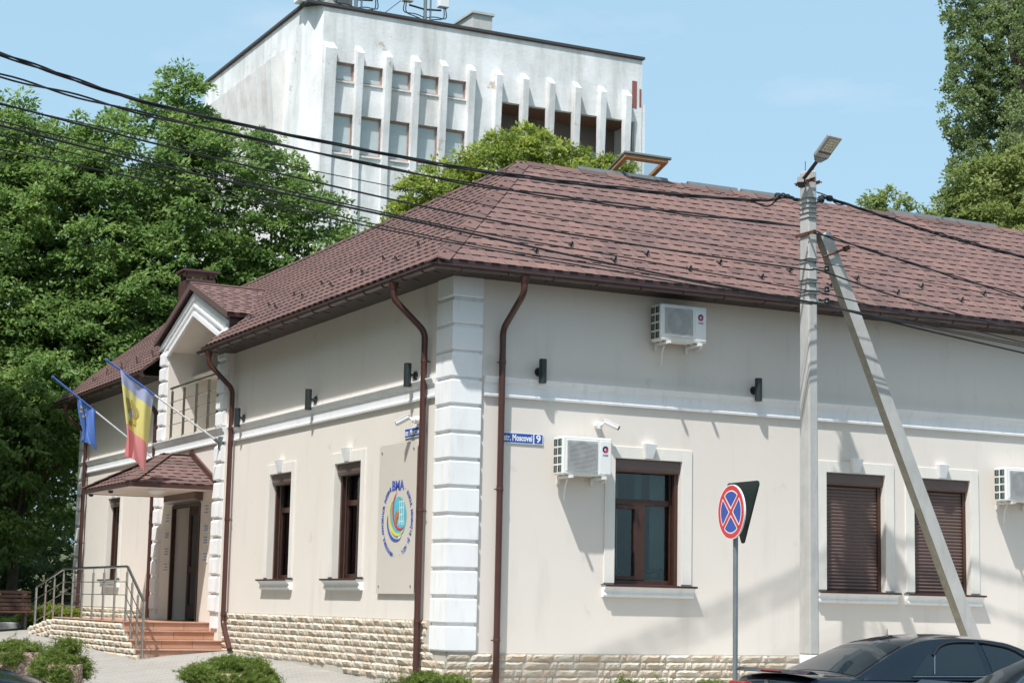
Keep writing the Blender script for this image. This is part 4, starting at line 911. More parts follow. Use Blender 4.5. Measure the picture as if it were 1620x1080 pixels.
# ------------------------------------------------------------------ concrete pole, strut, street lamp
POLE = thing('utility_pole', (5.12, -1.35, 0), 'concrete utility pole with whitewashed foot carrying cables in front of the house', 'pole')
m = MB()
def taper(m, x, y, z0, z1, w0, d0, w1, d1, mi=0):
    m.add([(x-w0/2, y-d0/2, z0), (x+w0/2, y-d0/2, z0), (x+w0/2, y+d0/2, z0), (x-w0/2, y+d0/2, z0), (x-w1/2, y-d1/2, z1), (x+w1/2, y-d1/2, z1), (x+w1/2, y+d1/2, z1), (x-w1/2, y+d1/2, z1)], [(0, 3, 2, 1), (4, 5, 6, 7), (0, 1, 5, 4), (1, 2, 6, 5), (2, 3, 7, 6), (3, 0, 4, 7)], mi)
taper(m, 0, 0, .82, 7.92, .168, .268, .15, .22); put('shaft', m, M['concrete'], POLE, False, False, bevel=.02)
m = MB(); taper(m, 0, 0, -.4, .822, .172, .275, .169, .270); put('whitewashed_foot', m, M['whitewash'], POLE, False, False, bevel=.018)
for z in (7.72, 6.93):
    m = MB(); m.box(-.10, -.085, -.30, .18, z, z+.05); m.box(.085, .10, -.16, .16, z, z+.05); m.tube([(-.14, -.15, z+.025), (.14, -.15, z+.025)], .01, 6); m.tube([(-.14, .15, z+.025), (.14, .15, z+.025)], .01, 6); put('rusty_clamp', m, M['rust'], POLE, False, False)
for z in (6.43, 6.12, 5.95):
    m = MB(); m.tube(smooth_path([(.05, -.10, z+.12), (.03, -.20, z-.02), (.0, -.46, z-.07), (.0, -.47, z-.03)], 3, .03), .012, 6); put('hook', m, M['zinc'], POLE, True, False)
    m = MB(); m.lathe([(.035, 0), (.045, .02), (.03, .045), (.042, .065), (.02, .09)], 10, (-.01, -.47, z-.09)); put('insulator', m, M['black'], POLE, True, False)
    for dz in (0, .05): m = MB(); m.box(-.09, .09, -.14, .14, z+.10+dz, z+.108+dz); put('wire_tie', m, M['zinc'], POLE, False, False)
for k in range(5): m = MB(); m.box(-.089, .089, -.134, .134, 7.20+k*.075, 7.206+k*.075); put('wire_tie', m, M['zinc'], POLE, False, False)
m = MB(); m.tube([(-.03, .03, 7.9), (-.03, .03, 8.08)], .006, 5); m.tube([(.03, -.05, 7.9), (.12, -.09, 8.1)], .004, 5); put('rebar', m, M['rust'], POLE, False, False)
SRT = thing('leaning_strut', (7.96+.5, -1.45, 0), 'leaning concrete strut propping the utility pole', 'pole')
a, b = Vector((5.36, -1.38, 7.0)), Vector((8.42, -1.50, .1)); o = Vector(SRT.location)
m = MB(); d = (b-a).normalized(); X = Vector((d.z, 0, -d.x)).normalized(); X = X if X.x > 0 else -X; Y = d.cross(X).normalized(); Y = Y if Y.y < 0 else -Y
def sec(p, w, h): return [p-X*w/2-Y*h/2-o, p+X*w/2-Y*h/2-o, p+X*w/2+Y*h/2-o, p-X*w/2+Y*h/2-o]
A_, B_ = sec(a, .20, .15), sec(b, .23, .17)
m.add(A_+B_, [(0, 1, 2, 3), (4, 7, 6, 5), (0, 4, 5, 1), (1, 5, 6, 2), (2, 6, 7, 3)], 0); m.add([A_[0], A_[3], B_[3], B_[0]], [(0, 1, 2, 3)], 1); put('shaft', m, [M['concrete'], M['roughc']], SRT, False, False, bevel=.012)
m = MB(); m.tube([Vector((5.28, -1.5, 6.62))-o, Vector((5.72, -1.5, 6.80))-o], .018, 6); m.bar(Vector((5.66, -1.5, 6.78))-o, Vector((5.74, -1.5, 6.81))-o, .07, .07); put('rusty_bolt', m, M['rust'], SRT, False, False)
LAMP = thing('street_lamp', (4.99, -1.5, 7.75), 'grey LED street lamp head on a short arm at the pole top', 'street lamp')
m = MB(); m.tube([(-.06, .05, -.02), (-.02, -.16, .15), (.0, -.28, .245)], .028, 10); m.bar((-.10, .02, .0), (-.02, .10, -.06), .1, .1); put('arm', m, M['iron'], LAMP, True, False)
hd_ = Vector((.03, -.50, .36)).normalized(); hs = Vector((1, .19, 0)).normalized(); hn = hs.cross(hd_).normalized(); hn = hn if hn.z > 0 else -hn; hp = Vector((.0, -.28, .245))
def hbox(u0, u1, s0, s1, n0, n1, u2=None, u3=None):
    u2 = u0 if u2 is None else u2; u3 = u1 if u3 is None else u3
    return MB().add([hp+hs*u+hd_*s+hn*n for n in (n0, n1) for u, s in ((u0, s0), (u1, s0), (u3, s1), (u2, s1))], [(0, 3, 2, 1), (4, 5, 6, 7), (0, 1, 5, 4), (1, 2, 6, 5), (2, 3, 7, 6), (3, 0, 4, 7)])
put('lamp_neck', hbox(-.05, .05, -.03, .07, -.03, .02, -.14, .14), M['zinc'], LAMP, False, False, bevel=.008)
put('lamp_head', hbox(-.14, .14, .07, .47, -.03, .025), M['ledgrey'], LAMP, False, False, bevel=.01)
for i in range(5):
    for j in range(4): put('led_lens', hbox(-.10+.052*j, -.10+.052*j+.042, .20+.048*i, .20+.048*i+.038, -.036, -.029), M['led'], LAMP, False, False)
put('lamp_bezel', hbox(-.125, .125, .155, .175, -.036, -.029), M['black'], LAMP, False, False)

# ------------------------------------------------------------------ overhead cables (curves through measured points along the street line)
def cr_curve(pts, n=14):
    P = [Vector(p) for p in pts]; P = [P[0]*2-P[1]]+P+[P[-1]*2-P[-2]]; out = []
    for i in range(1, len(P)-2):
        for k in range(n):
            t = k/n; a, b, c, d = P[i-1:i+3]; out.append(.5*((2*b)+(c-a)*t+(2*a-5*b+4*c-d)*t*t+(3*b-a-3*c+d)*t**3))
    return out+[P[-2]]
def cable(pts, r, label, twist=0):
    path = cr_curve(pts)
    if path[0].x < -5:
        d = (path[0]-path[8]); d /= abs(d.x); path = [path[0]+d*k+Vector((0, 0, .012*k*k)) for k in (9, 6, 3, 1.5)]+path
    if path[-1].x > 8:
        d = (path[-1]-path[-8]); d /= abs(d.x); path += [path[-1]+d*k+Vector((0, 0, .010*k*k)) for k in (1.5, 3, 6, 9)]
    m = MB()
    if twist:
        for s in range(twist):
            m.tube([p+Vector((0, math.sin(i*.55+s*6.283/twist), math.cos(i*.55+s*6.283/twist)))*r*1.0*(1+.35*math.sin(i*.17+s)) for i, p in enumerate(path)], r*.72, 6)
    else: m.tube(path, r, 6)
    tag(put('overhead_cable', m, M['cable'], smooth=True), label, 'cable', 'cables along the street')
cable([(-7.01, -2.79, 7.48), (-4.96, -2.6, 7.18), (-1.26, -2.25, 7.04), (1.73, -1.97, 7.12), (3.96, -1.76, 7.27), (4.37, -1.72, 7.41), (4.73, -1.66, 7.38)], 0.016, 'thick twisted black cable reaching the pole just below the lamp clamp', 3)
cable([(5.06, -1.66, 7.41), (5.25, -1.67, 7.47), (6.59, -1.71, 7.24), (7.64, -1.74, 7.09), (8.89, -1.78, 6.94)], 0.016, 'thick black cable leaving the pole top over the shuttered windows', 3)
cable([(-7.0, -2.8, 7.23), (-4.96, -2.61, 7.04), (-1.26, -2.26, 6.85), (1.73, -1.98, 6.88), (4.72, -1.67, 6.99)], 0.016, 'thick black cable meeting the pole between lamp clamp and strut clamp', 2)
cable([(4.99, -1.67, 6.95), (5.19, -1.68, 6.9), (6.78, -1.72, 6.63), (8.86, -1.79, 6.3)], 0.015, 'thick black cable leaving the pole at the head of the strut', 2)
cable([(-7.0, -2.93, 6.86), (-4.98, -2.74, 6.74), (-1.97, -2.46, 6.61), (-1.31, -2.39, 6.58), (1.65, -2.11, 6.5), (4.61, -1.8, 6.47), (5.01, -1.8, 6.46), (8.75, -1.91, 6.24)], 0.006, 'thin black wire passing the pole just above the first insulator', 0)
cable([(-7.01, -2.95, 6.87), (-4.99, -2.76, 6.67), (-1.32, -2.41, 6.4), (1.64, -2.14, 6.32), (4.59, -1.82, 6.33), (4.98, -1.82, 6.34), (6.25, -1.86, 6.09), (8.72, -1.93, 5.73)], 0.012, 'black cable tied to the top insulator of the pole', 0)
cable([(-7.0, -2.95, 6.67), (-4.98, -2.76, 6.48), (-1.31, -2.41, 6.21), (1.65, -2.14, 6.12), (4.59, -1.82, 6.03), (4.98, -1.82, 6.02), (6.28, -1.86, 5.85), (7.13, -1.88, 5.76), (8.71, -1.93, 5.57)], 0.009, 'black cable tied to the middle insulator of the pole', 0)
cable([(-6.99, -2.95, 6.62), (-4.98, -2.76, 6.42), (-1.31, -2.41, 6.18), (1.65, -2.14, 5.99), (4.59, -1.82, 5.87), (4.97, -1.82, 5.85), (6.62, -1.87, 5.64), (8.71, -1.93, 5.41)], 0.014, 'thick black cable tied to the lowest insulator of the pole', 0)
cable([(-6.98, -2.93, 6.52), (-4.96, -2.74, 6.32), (-1.3, -2.39, 6.04), (1.66, -2.11, 5.96), (4.61, -1.8, 5.86), (4.99, -1.8, 5.85), (6.63, -1.85, 5.71), (8.73, -1.91, 5.54)], 0.008, 'thin black cable bundled at the lowest insulator, upper of two', 0)
cable([(-6.98, -2.97, 6.34), (-4.97, -2.78, 6.22), (-1.32, -2.43, 6.0), (1.64, -2.16, 5.9), (4.58, -1.84, 5.83), (4.96, -1.84, 5.83), (6.6, -1.89, 5.68), (8.7, -1.95, 5.5)], 0.009, 'thin black cable bundled at the lowest insulator, lower of two', 0)
m = MB()
for p in ((5.37, 7.51), (5.22, 7.47), (4.45, 7.44)): m.lathe([(.01, -.05), (.045, -.03), (.05, .03), (.01, .05)], 8, (p[0]-.1, -1.67, p[1]-.04), ax='x')
m.tube(smooth_path([(5.05, -1.66, 7.54), (5.25, -1.66, 7.51), (5.4, -1.68, 7.38), (5.6, -1.68, 7.42)]), .009, 6); m.tube(smooth_path([(3.8, -1.76, 7.25), (4.15, -1.73, 7.19), (4.35, -1.71, 7.37), (4.75, -1.66, 7.40)]), .012, 6)
tag(put('cable_clamp', m, M['cable'], smooth=True), 'black cable splices and clamps around the pole top', 'cable clamp')

# ------------------------------------------------------------------ traffic signs
SG = thing('traffic_sign', (2.76, -3.0, -.1), 'round blue and red no stopping sign on a galvanised post', 'traffic sign')
m = MB(); m.tube([(0, 0, -.2), (0, 0, 3.10)], .034, 12); put('post', m, M['post'], SG, True, False)
yaw = math.radians(-4.5); fx = Vector((-math.cos(yaw), -math.sin(yaw), 0)); fy = Vector((-math.sin(yaw)*-1, -math.cos(yaw), 0)); C0 = Vector((-.05, 0, 2.81)); RS = .36
fy = Vector((0, 0, 1)).cross(fx).normalized()
def sg(x, y, d): return C0+fy*x+Vector((0, 0, y))+fx*d
circ = lambda r, n=40: [(r*math.cos(2*math.pi*k/n), r*math.sin(2*math.pi*k/n)) for k in range(n)]
def face(m, pts, d, mi=0): m.add([sg(x, y, d) for x, y in pts], [tuple(range(len(pts)))], mi)
m = MB(); m.prism([sg(x, y, 0) for x, y in circ(RS)], fx*.022); put('white_rim', m, M['whitep'], SG, False, False)
m = MB(); face(m, circ(RS*.965), .0235); put('red_ring', m, M['redp'], SG, False, False, fix=False)
m = MB(); face(m, circ(RS*.79), .025); put('white_ring', m, M['whitep'], SG, False, False, fix=False)
m = MB()
for k in range(4):
    am = math.pi/2*k; pts = []
    n = 12; h = math.radians(45)-math.radians(8.5); ri = RS*.745; x0 = RS*.155/math.sin(math.radians(45))*.78
    pts = [(x0*math.cos(am), x0*math.sin(am))]+[(ri*math.cos(am-h+2*h*j/n), ri*math.sin(am-h+2*h*j/n)) for j in range(n+1)]; face(m, pts, .0265)
put('blue_field', m, M['blue'], SG, False, False, fix=False)
m = MB()
for s in (1, -1):
    a = math.radians(45*s); dx, dy = math.cos(a), math.sin(a); w = RS*.062; face(m, [(-dx*RS*.8-dy*w, -dy*RS*.8+dx*w), (dx*RS*.8-dy*w, dy*RS*.8+dx*w), (dx*RS*.8+dy*w, dy*RS*.8-dx*w), (-dx*RS*.8+dy*w, -dy*RS*.8-dx*w)], .028+.001*(s > 0))
put('red_cross', m, M['redp'], SG, False, False, fix=False)
TS = thing('traffic_sign', (2.80, -2.98, 2.3), 'dark back of an inverted triangular sign behind the round sign', 'traffic sign')
def hull(pts):
    pts = sorted(set(pts)); L = []; U = []
    for p in pts:
        while len(L) > 1 and (L[-1][0]-L[-2][0])*(p[1]-L[-2][1])-(L[-1][1]-L[-2][1])*(p[0]-L[-2][0]) <= 0: L.pop()
        L.append(p)
    for p in reversed(pts):
        while len(U) > 1 and (U[-1][0]-U[-2][0])*(p[1]-U[-2][1])-(U[-1][1]-U[-2][1])*(p[0]-U[-2][0]) <= 0: U.pop()
        U.append(p)
    return L[:-1]+U[:-1]
tri = hull([(round(cx_+.045*math.cos(a), 4), round(cy_+.045*math.sin(a), 4)) for cx_, cy_ in ((-.345, .36), (.345, .36), (0, -.36)) for a in np.linspace(0, 6.28, 16)])
ty = math.radians(2); tx = Vector((math.sin(ty), math.cos(ty), 0)); tn = Vector((math.cos(ty), -math.sin(ty), 0))
m = MB(); m.prism([tx*x+Vector((.08, 0, y+.41)) for x, y in tri], tn*.02); put('sign_plate', m, M['signback'], TS, False, False)
m = MB(); m.prism([tx*x*.97+Vector((.08, 0, y*.97+.41))+tn*.021 for x, y in tri], tn*.002); put('sign_front', m, M['whitep'], TS, False, False)
m = MB(); m.box(.0, .042, -.06, .06, .60, .64); m.box(.0, .042, -.06, .06, .30, .34); put('sign_clamp', m, M['zinc'], TS, False, False)

# ------------------------------------------------------------------ parked cars
def zt_prof(x):
    X = [.58, .82, 1.05, 1.28, 1.50, 1.72, 2.0, 2.4, 2.8, 3.1, 3.38, 3.62, 3.92]; Z = [.95, 1.05, 1.155, 1.255, 1.345, 1.405, 1.44, 1.45, 1.435, 1.395, 1.30, 1.15, .95]
    return float(np.interp(x, X, Z))
def zt(x): return (zt_prof(x-.12)+zt_prof(x-.06)+zt_prof(x)*2+zt_prof(x+.06)+zt_prof(x+.12))/6
def yr(x): return .80-.25*max(0, zt(x)-.95)/.5
def make_car(loc, label, rz):
    t = thing('parked_car', loc, label, 'car', 'parked cars', rz)
    st = [(-.02, .70, .60, .38), (.02, .80, .80, .26), (.10, .86, .955, .22), (.35, .895, .975, .2), (.8, .905, .97, .2), (1.6, .91, .955, .2), (2.6, .91, .95, .2), (3.4, .905, .95, .2), (4.05, .89, .90, .2), (4.5, .85, .80, .22), (4.80, .76, .66, .26), (4.88, .62, .50, .36)]
    m = MB(); n = 0
    for x, w, zt_, zb in st:
        half = [(0, zb), (w*.8, zb), (w*.97, zb+.12), (w, zb+(zt_-zb)*.45), (w*.985, zt_-.17), (w*.94, zt_-.06), (w*.80, zt_-.005), (w*.4, zt_+.018), (0, zt_+.022)]
        ring = half+[(-y, z) for y, z in half[-2:0:-1]]; n = len(ring); m.v += [(x, y, z) for y, z in ring]
    for i in range(len(st)-1):
        for j in range(n): m.f.append((i*n+j, i*n+(j+1) % n, (i+1)*n+(j+1) % n, (i+1)*n+j)); m.m.append(0)
    m.f += [tuple(range(n))[::-1], tuple(range((len(st)-1)*n, len(st)*n))]; m.m += [0, 0]
    b = put('body', m, M['paint'], t, True, False); sm = b.modifiers.new('s', 'SUBSURF'); sm.levels = 2; sm.render_levels = 2
    def sec(x, e=0):
        z1 = zt(x); y1 = yr(x); zc = z1-.055; pts = []
        for k in range(9): f = k/8; z = .93+(zc-.03-.93)*f; pts.append((.805+(y1-.805)*f**1.25+e, z))
        for k in range(1, 4): a = math.pi/2*k/4; pts.append((y1-.035+.035*math.cos(a)+e, zc-.03+.045*math.sin(a)+e))
        for k in range(8, -1, -1): f = k/8; pts.append(((y1-.035)*f, zc+.012+(z1-zc-.012)*(1-f*f)+e))
        return pts
    g = MB(); xs = np.linspace(.58, 3.92, 50); k = 0
    for x in xs:
        s = sec(x); ring = s+[(-y, z) for y, z in s[-2::-1]]; k = len(ring); g.v += [(x, y, z) for y, z in ring]
    for i in range(len(xs)-1):
        for j in range(k-1): g.f.append((i*k+j, i*k+j+1, (i+1)*k+j+1, (i+1)*k+j)); g.m.append(0)
    put('roof', g, M['paint'], t, True, False)
    def top_glass(x0, x1, nm):
        m = MB(); nx, ny = 14, 12
        for i in range(nx+1):
            x = x0+(x1-x0)*i/nx; w = yr(x)-.075
            for j in range(ny+1): f = -1+2*j/ny; z1 = zt(x); m.v.append((x, f*w, z1-.043*(f*w/(yr(x)-.035))**2+.005))
        for i in range(nx):
            for j in range(ny): q = i*(ny+1)+j; m.f.append((q, q+1, q+ny+2, q+ny+1)); m.m.append(0)
        put(nm, m, M['carglass'], t, True, False, fix=False)
    top_glass(.72, 1.50, 'rear_window'); top_glass(3.12, 3.80, 'windscreen')
    def side_y(x, z): 
        zc = zt(x)-.085; f = min(1, max(0, (z-.93)/max(.02, zc-.93))); return .805+(yr(x)-.805)*f**1.25
    for s in (-1, 1):
        for poly in ([(1.48, .99), (1.76, .99), (1.87, 1.20), (1.80, 1.225)], [(1.80, .99), (2.55, .99), (2.55, 1.355), (2.22, 1.35), (2.03, 1.31), (1.90, 1.23)], [(2.66, .99), (3.55, .99), (3.25, 1.20), (3.05, 1.29), (2.66, 1.355)]):
            m = MB(); c = np.mean(poly, axis=0); P_ = []
            for i in range(len(poly)):
                a, b_ = np.array(poly[i]), np.array(poly[(i+1) % len(poly)])
                for q in range(6): P_.append(a+(b_-a)*q/6)
            rings = [[c+(p-c)*f for p in P_] for f in (1, .8, .6, .4, .2)]; nP = len(P_)
            for rg in rings: m.v += [(p[0], s*(side_y(p[0], p[1])+.006), p[1]) for p in rg]
            for i in range(4):
                for j in range(nP): m.f.append((i*nP+j, i*nP+(j+1) % nP, (i+1)*nP+(j+1) % nP, (i+1)*nP+j)); m.m.append(0)
            m.f.append(tuple(range(4*nP, 5*nP))); m.m.append(0); put('side_window', m, M['carglass'], t, True, False, fix=False)
        m = MB()
        for pl in ([(1.86, 1.21), (2.01, 1.31), (2.22, 1.358), (2.57, 1.365)], [(2.64, 1.365), (3.06, 1.30), (3.28, 1.19)]):
            m.tube([(p.x, s*(side_y(p.x, p.z)+.016), p.z) for p in cr_curve([(a, 0, b_) for a, b_ in pl], 4)], .016, 6)
        put('window_visor', m, M['black'], t, True, False)
        m = MB(); m.tube([(1.77, s*.806, .995), (1.89, s*(side_y(1.89, 1.21)+.008), 1.21)], .009, 6); m.tube([(1.45, s*.818, .972), (3.6, s*.818, .972)], .008, 6); put('window_trim', m, M['chrome'], t, True, False)
        for x in (.98, 3.72):
            m = MB(); m.lathe([(.0, -.02), (.20, -.02), (.31, -.015), (.325, .03), (.325, .17), (.31, .20)], 24, (x, s*.735, .325), ax='y') if s > 0 else m.lathe([(.0, .02), (.20, .02), (.31, .015), (.325, -.03), (.325, -.17), (.31, -.20)], 24, (x, s*.735, .325), ax='y'); put('wheel', m, M['rubber'], t, True, False)
            m = MB(); m.lathe([(.21, .185*s), (.05, .20*s), (.0, .20*s)], 10, (x, s*.735, .325), ax='y'); put('rim', m, M['chrome'], t, False, False)
        m = MB(); m.box(-.03, .22, s*.60-.19, s*.60+.19, .70, .86); put('tail_light', m, M['tail'], t, False, False, bevel=.03)
        m = MB(); m.box(4.45, 4.72, s*.58-.15, s*.58+.15, .60, .70); put('headlight', m, M['glass'], t, False, False, bevel=.03)
        m = MB(); m.box(3.2, 3.37, s*.98-.09, s*.98+.09, .96, 1.09); put('wing_mirror', m, M['paint'], t, True, False, bevel=.04)
        m = MB(); m.tube([(1.95, s*.915, .80), (2.12, s*.915, .81)], .014, 6); m.tube([(2.85, s*.915, .80), (3.02, s*.915, .81)], .014, 6); put('door_handle', m, M['paint'], t, True, False)
    m = MB(); m.prism([(.02, -.72, .985), (.22, -.72, .985), (.10, -.72, 1.03)], (0, 1.44, 0)); put('spoiler', m, M['paint'], t, False, False, bevel=.01)
    m = MB(); m.box(.03, .05, -.2, .2, 1.0, 1.012); put('brake_light', m, M['tail'], t, False, False)
    m = MB(); m.lathe([(.045, -.005), (.045, .006), (.035, .008)], 14, (-.012, 0, .86), ax='x'); put('badge', m, M['chrome'], t, False, False)
    m = MB(); m.box(-.045, -.02, -.26, .26, .62, .73); put('number_plate', m, M['whitep'], t, False, False)
    m = MB(); m.lathe([(.03, 0), (.022, .02), (.006, .04), (.004, .10), (.0, .11)], 8, (1.72, 0, zt(1.72)-.002)); m.bar((1.62, 0, zt(1.62)+.004), (1.78, 0, zt(1.78)+.008), .05, .02); put('antenna', m, M['black'], t, True, False)
    return t
car = make_car((1.55, -5.5, -.25), 'dark blue sedan parked at the kerb behind the no stopping sign', 0)
dup(car, (1.42, -9.0, -.25), 'dark sedan parked nearer the road middle, mostly hidden beyond the frame edge')
dup(car, (-7.74, -16.3, -.20), 'dark car whose window corner shows beside the planters', math.pi)

# ------------------------------------------------------------------ leaves
def leaf_mesh(name, mat, C, A, B, tint, fold=.25):
    """C centres, A half-length vectors, B half-width vectors -> folded diamond leaves"""
    n = len(C); N = np.cross(A, B); N /= (np.linalg.norm(N, axis=1, keepdims=True)+1e-9); wl = np.linalg.norm(B, axis=1, keepdims=True)
    V = np.empty((n, 4, 3), dtype=np.float32); V[:, 0] = C-A; V[:, 1] = C+B-A*.15+N*wl*fold; V[:, 2] = C+A-N*wl*fold*.6; V[:, 3] = C-B-A*.15+N*wl*fold
    me = bpy.data.meshes.new(name); me.vertices.add(n*4); me.vertices.foreach_set('co', V.ravel())
    tri = np.array([[0, 1, 2], [0, 2, 3]]); idx = (np.arange(n)[:, None, None]*4+tri[None]).reshape(-1).astype(np.int32)
    me.loops.add(len(idx)); me.loops.foreach_set('vertex_index', idx); me.polygons.add(n*2); me.polygons.foreach_set('loop_start', np.arange(0, n*6, 3, dtype=np.int32)); me.polygons.foreach_set('loop_total', np.full(n*2, 3, dtype=np.int32))
    me.materials.append(mat); a = me.attributes.new('tint', 'FLOAT', 'FACE'); a.data.foreach_set('value', np.repeat(tint, 2).astype(np.float32)); me.update(calc_edges=True); return me
def unit(v): return v/(np.linalg.norm(v, axis=1, keepdims=True)+1e-9)
def sprays(rng, centers, outdir, n, rad, leaf_l, leaf_w, droop=.5, up=.45, zs=.55):
    """clusters of leaves: each centre carries n leaves on a flattened dome"""
    K = len(centers); c = np.repeat(centers, n, 0); od = np.repeat(outdir, n, 0); r = np.repeat(rad, n)[:, None]
    d = unit(rng.normal(size=(K*n, 3))); d[:, 2] = np.abs(d[:, 2])*zs-.12*zs/.55; off = d*r*(rng.random((K*n, 1))**.45)
    C_ = c+off+od*r*.25; C_[:, 2] -= (np.linalg.norm(off[:, :2], axis=1)**2)*.35/np.maximum(r[:, 0], .05)*droop
    A = unit(unit(off+1e-6)*.8+od*.4+rng.normal(size=(K*n, 3))*.45+np.array([0, 0, -droop])); nrm = unit(np.array([0, 0, 1.])*up+od*.35+rng.normal(size=(K*n, 3))*.38)
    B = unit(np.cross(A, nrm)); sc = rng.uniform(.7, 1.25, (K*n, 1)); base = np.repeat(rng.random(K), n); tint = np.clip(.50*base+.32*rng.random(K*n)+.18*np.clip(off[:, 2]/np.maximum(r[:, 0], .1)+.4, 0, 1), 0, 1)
    return C_, A*leaf_l*sc*.5, B*leaf_w*sc*.5, tint
def lobes_points(rng, lobes, per, inner=.25):
    """points on the shells of ellipsoid lobes, thinned where buried in other lobes"""
    P, O = [], []
    for i, (c, r) in enumerate(lobes):
        c, r = np.array(c, float), np.array(r, float); k = int(per*(r[0]*r[1]*r[2])**(2/3)); d = unit(rng.normal(size=(k, 3))); f = np.where(rng.random((k, 1)) < inner, rng.uniform(.35, .8, (k, 1)), rng.uniform(.82, 1.08, (k, 1)))
        p = c+d*r*f; keep = np.ones(k, bool)
        for j, (c2, r2) in enumerate(lobes):
            if j != i: q = (p-np.array(c2))/np.array(r2); keep &= (np.linalg.norm(q, axis=1) > .72) | (rng.random(k) < .15)
        P.append(p[keep]); O.append(unit(d*1.0+np.array([0, 0, .25]))[keep])
    return np.vstack(P), np.vstack(O)
def tree(name, base, trunk_h, lobes, label, mat, per, n, rad, ll, lw, seed, droop=.5, trunk_r=.25, group=None, inner=.25, limbs=10, zs=.8):
    rng = np.random.default_rng(seed); base = np.array(base, float); t = thing(name, tuple(base), label, 'tree', group)
    L = [(np.array(c)-base, r) for c, r in lobes]; P, O = lobes_points(rng, L, per, inner)
    C_, A, B, ti = sprays(rng, P, O, n, rng.uniform(.6, 1.2, len(P))*rad, ll, lw, droop, zs=zs)
    o = bpy.data.objects.new('crown', leaf_mesh('crown', mat, C_, A, B, ti)); link(o, t); o['kind'] = 'stuff'
    m = MB(); m.tube([(0, 0, -.4), (.05, .02, trunk_h*.4), (-.03, .05, trunk_h*.8), (0, 0, trunk_h)], [trunk_r*1.25, trunk_r, trunk_r*.85, trunk_r*.7], 10); put('trunk', m, M['bark'], t, True, False)
    m = MB(); rr = random.Random(seed)
    for k in range(limbs):
        c, r = L[k % len(L)]; e = Vector(c)+Vector((rr.gauss(0, r[0]*.4), rr.gauss(0, r[1]*.4), rr.gauss(.2, r[2]*.4))); s = Vector((0, 0, trunk_h*rr.uniform(.6, 1))); md = s.lerp(e, .5)+Vector((rr.gauss(0, .25), rr.gauss(0, .25), .3))
        m.tube(cr_curve([s, md, e], 5), [trunk_r*(.55-.47*i/10) for i in range(11)], 6)
    put('limbs', m, M['bark'], t, True, False); return t
# screen-free placement: trees stand behind the court wing
G = 'walnut trees behind the house'
tree('walnut_tree', (2.6, 29.0, .9), 6.5, [((3.0, 28.6, 13.6), (1.9, 1.9, 1.9)), ((3.9, 28.4, 15.5), (.75, .75, 1.35)), ((4.6, 28.2, 14.6), (.8, .8, .8)), ((5.3, 27.6, 12.6), (2.4, 2.2, 2.2)), ((7.0, 27.0, 11.2), (1.9, 1.9, 2.3)), ((1.2, 28.6, 11.6), (2.4, 2.3, 2.3)), ((3.8, 27.2, 9.6), (2.6, 2.1, 2.2)), ((6.4, 26.3, 8.4), (2.2, 2.0, 2.0)), ((8.7, 26.6, 10.4), (.9, .9, .8)), ((8.0, 26.8, 9.6), (1.2, 1.2, 1.2)), ((1.0, 27.3, 7.6), (2.2, 2.0, 2.0)), ((3.0, 26.5, 6.4), (2.0, 1.8, 1.6)), ((2.0, 29.8, 9.2), (2.4, 1.6, 2.6)), ((4.6, 29.2, 11.2), (2.4, 1.6, 2.2)), ((-.4, 29.6, 8.8), (2.2, 1.5, 2.6))],
     'tall walnut tree with a pointed leader rising behind the chimney', M['leaf1'], 60, 76, .55, .17, .082, 1, .6, .30, G)
tree('walnut_tree', (-1.2, 30.5, .95), 6, [((-1.6, 30.4, 13.0), (2.2, 2.1, 2.2)), ((.5, 30.6, 13.3), (1.8, 1.8, 1.8)), ((-.5, 30.4, 15.0), (.6, .6, .8)), ((1.6, 30.2, 14.6), (.6, .6, .7)), ((-3.2, 30.2, 10.6), (2.2, 2.1, 2.2)), ((-.6, 29.2, 10.0), (2.6, 2.2, 2.2)), ((-2.2, 28.9, 7.6), (2.4, 2.0, 2.0)), ((.3, 28.4, 7.0), (2.0, 1.9, 1.7)), ((-1.2, 27.6, 5.3), (2.2, 1.8, 1.5))],
     'broad walnut tree rising behind the bench', M['leaf1'], 60, 76, .55, .17, .082, 2, .6, .30, G)
tree('walnut_tree', (-4.6, 31.5, 1.0), 5, [((-4.8, 31.2, 12.4), (2.4, 2.3, 2.4)), ((-4.2, 30.2, 9.4), (2.4, 2.2, 2.2)), ((-4.2, 29.6, 6.4), (2.4, 2.1, 2.0)), ((-6.5, 31, 9.0), (2.4, 2.1, 2.8))],
     'walnut tree beyond the bench end with branches low over the path', M['leaf1'], 58, 72, .55, .17, .082, 3, .6, .26, G)
tree('walnut_tree', (-.8, 25.2, .9), 3.2, [((-.9, 24.9, 5.2), (1.5, 1.3, 1.3)), ((.3, 25.0, 6.3), (1.4, 1.2, 1.2)), ((-2.0, 25.3, 4.3), (1.4, 1.2, 1.2)), ((-1.0, 24.6, 3.3), (1.3, 1.0, .9)), ((-2.6, 25.6, 6.0), (1.4, 1.2, 1.3)), ((-2.4, 25.2, 3.0), (1.2, 1.0, .8)), ((-3.6, 25.4, 4.4), (1.3, 1.1, 1.1))],
     'young drooping walnut tree between bench and court wing end', M['leaf1'], 60, 70, .45, .15, .075, 4, .9, .13, G)
tree('maple_tree', (15.4, 29.0, 1.0), 9, [((15.6, 28.6, 14.9), (2.3, 2.2, 1.5)), ((13.4, 29.2, 13.7), (1.9, 1.9, 1.5)), ((17.5, 28.0, 14.2), (1.5, 1.4, 1.2)), ((12.2, 29.6, 12.2), (1.4, 1.4, 1.5)), ((15.0, 28.6, 12.6), (2.8, 2.4, 1.8)), ((18.3, 27.7, 14.9), (.7, .6, .8))],
     'yellow-green tree showing over the hip of the roof', M['leaf2'], 78, 80, .46, .155, .08, 5, .5, .22)
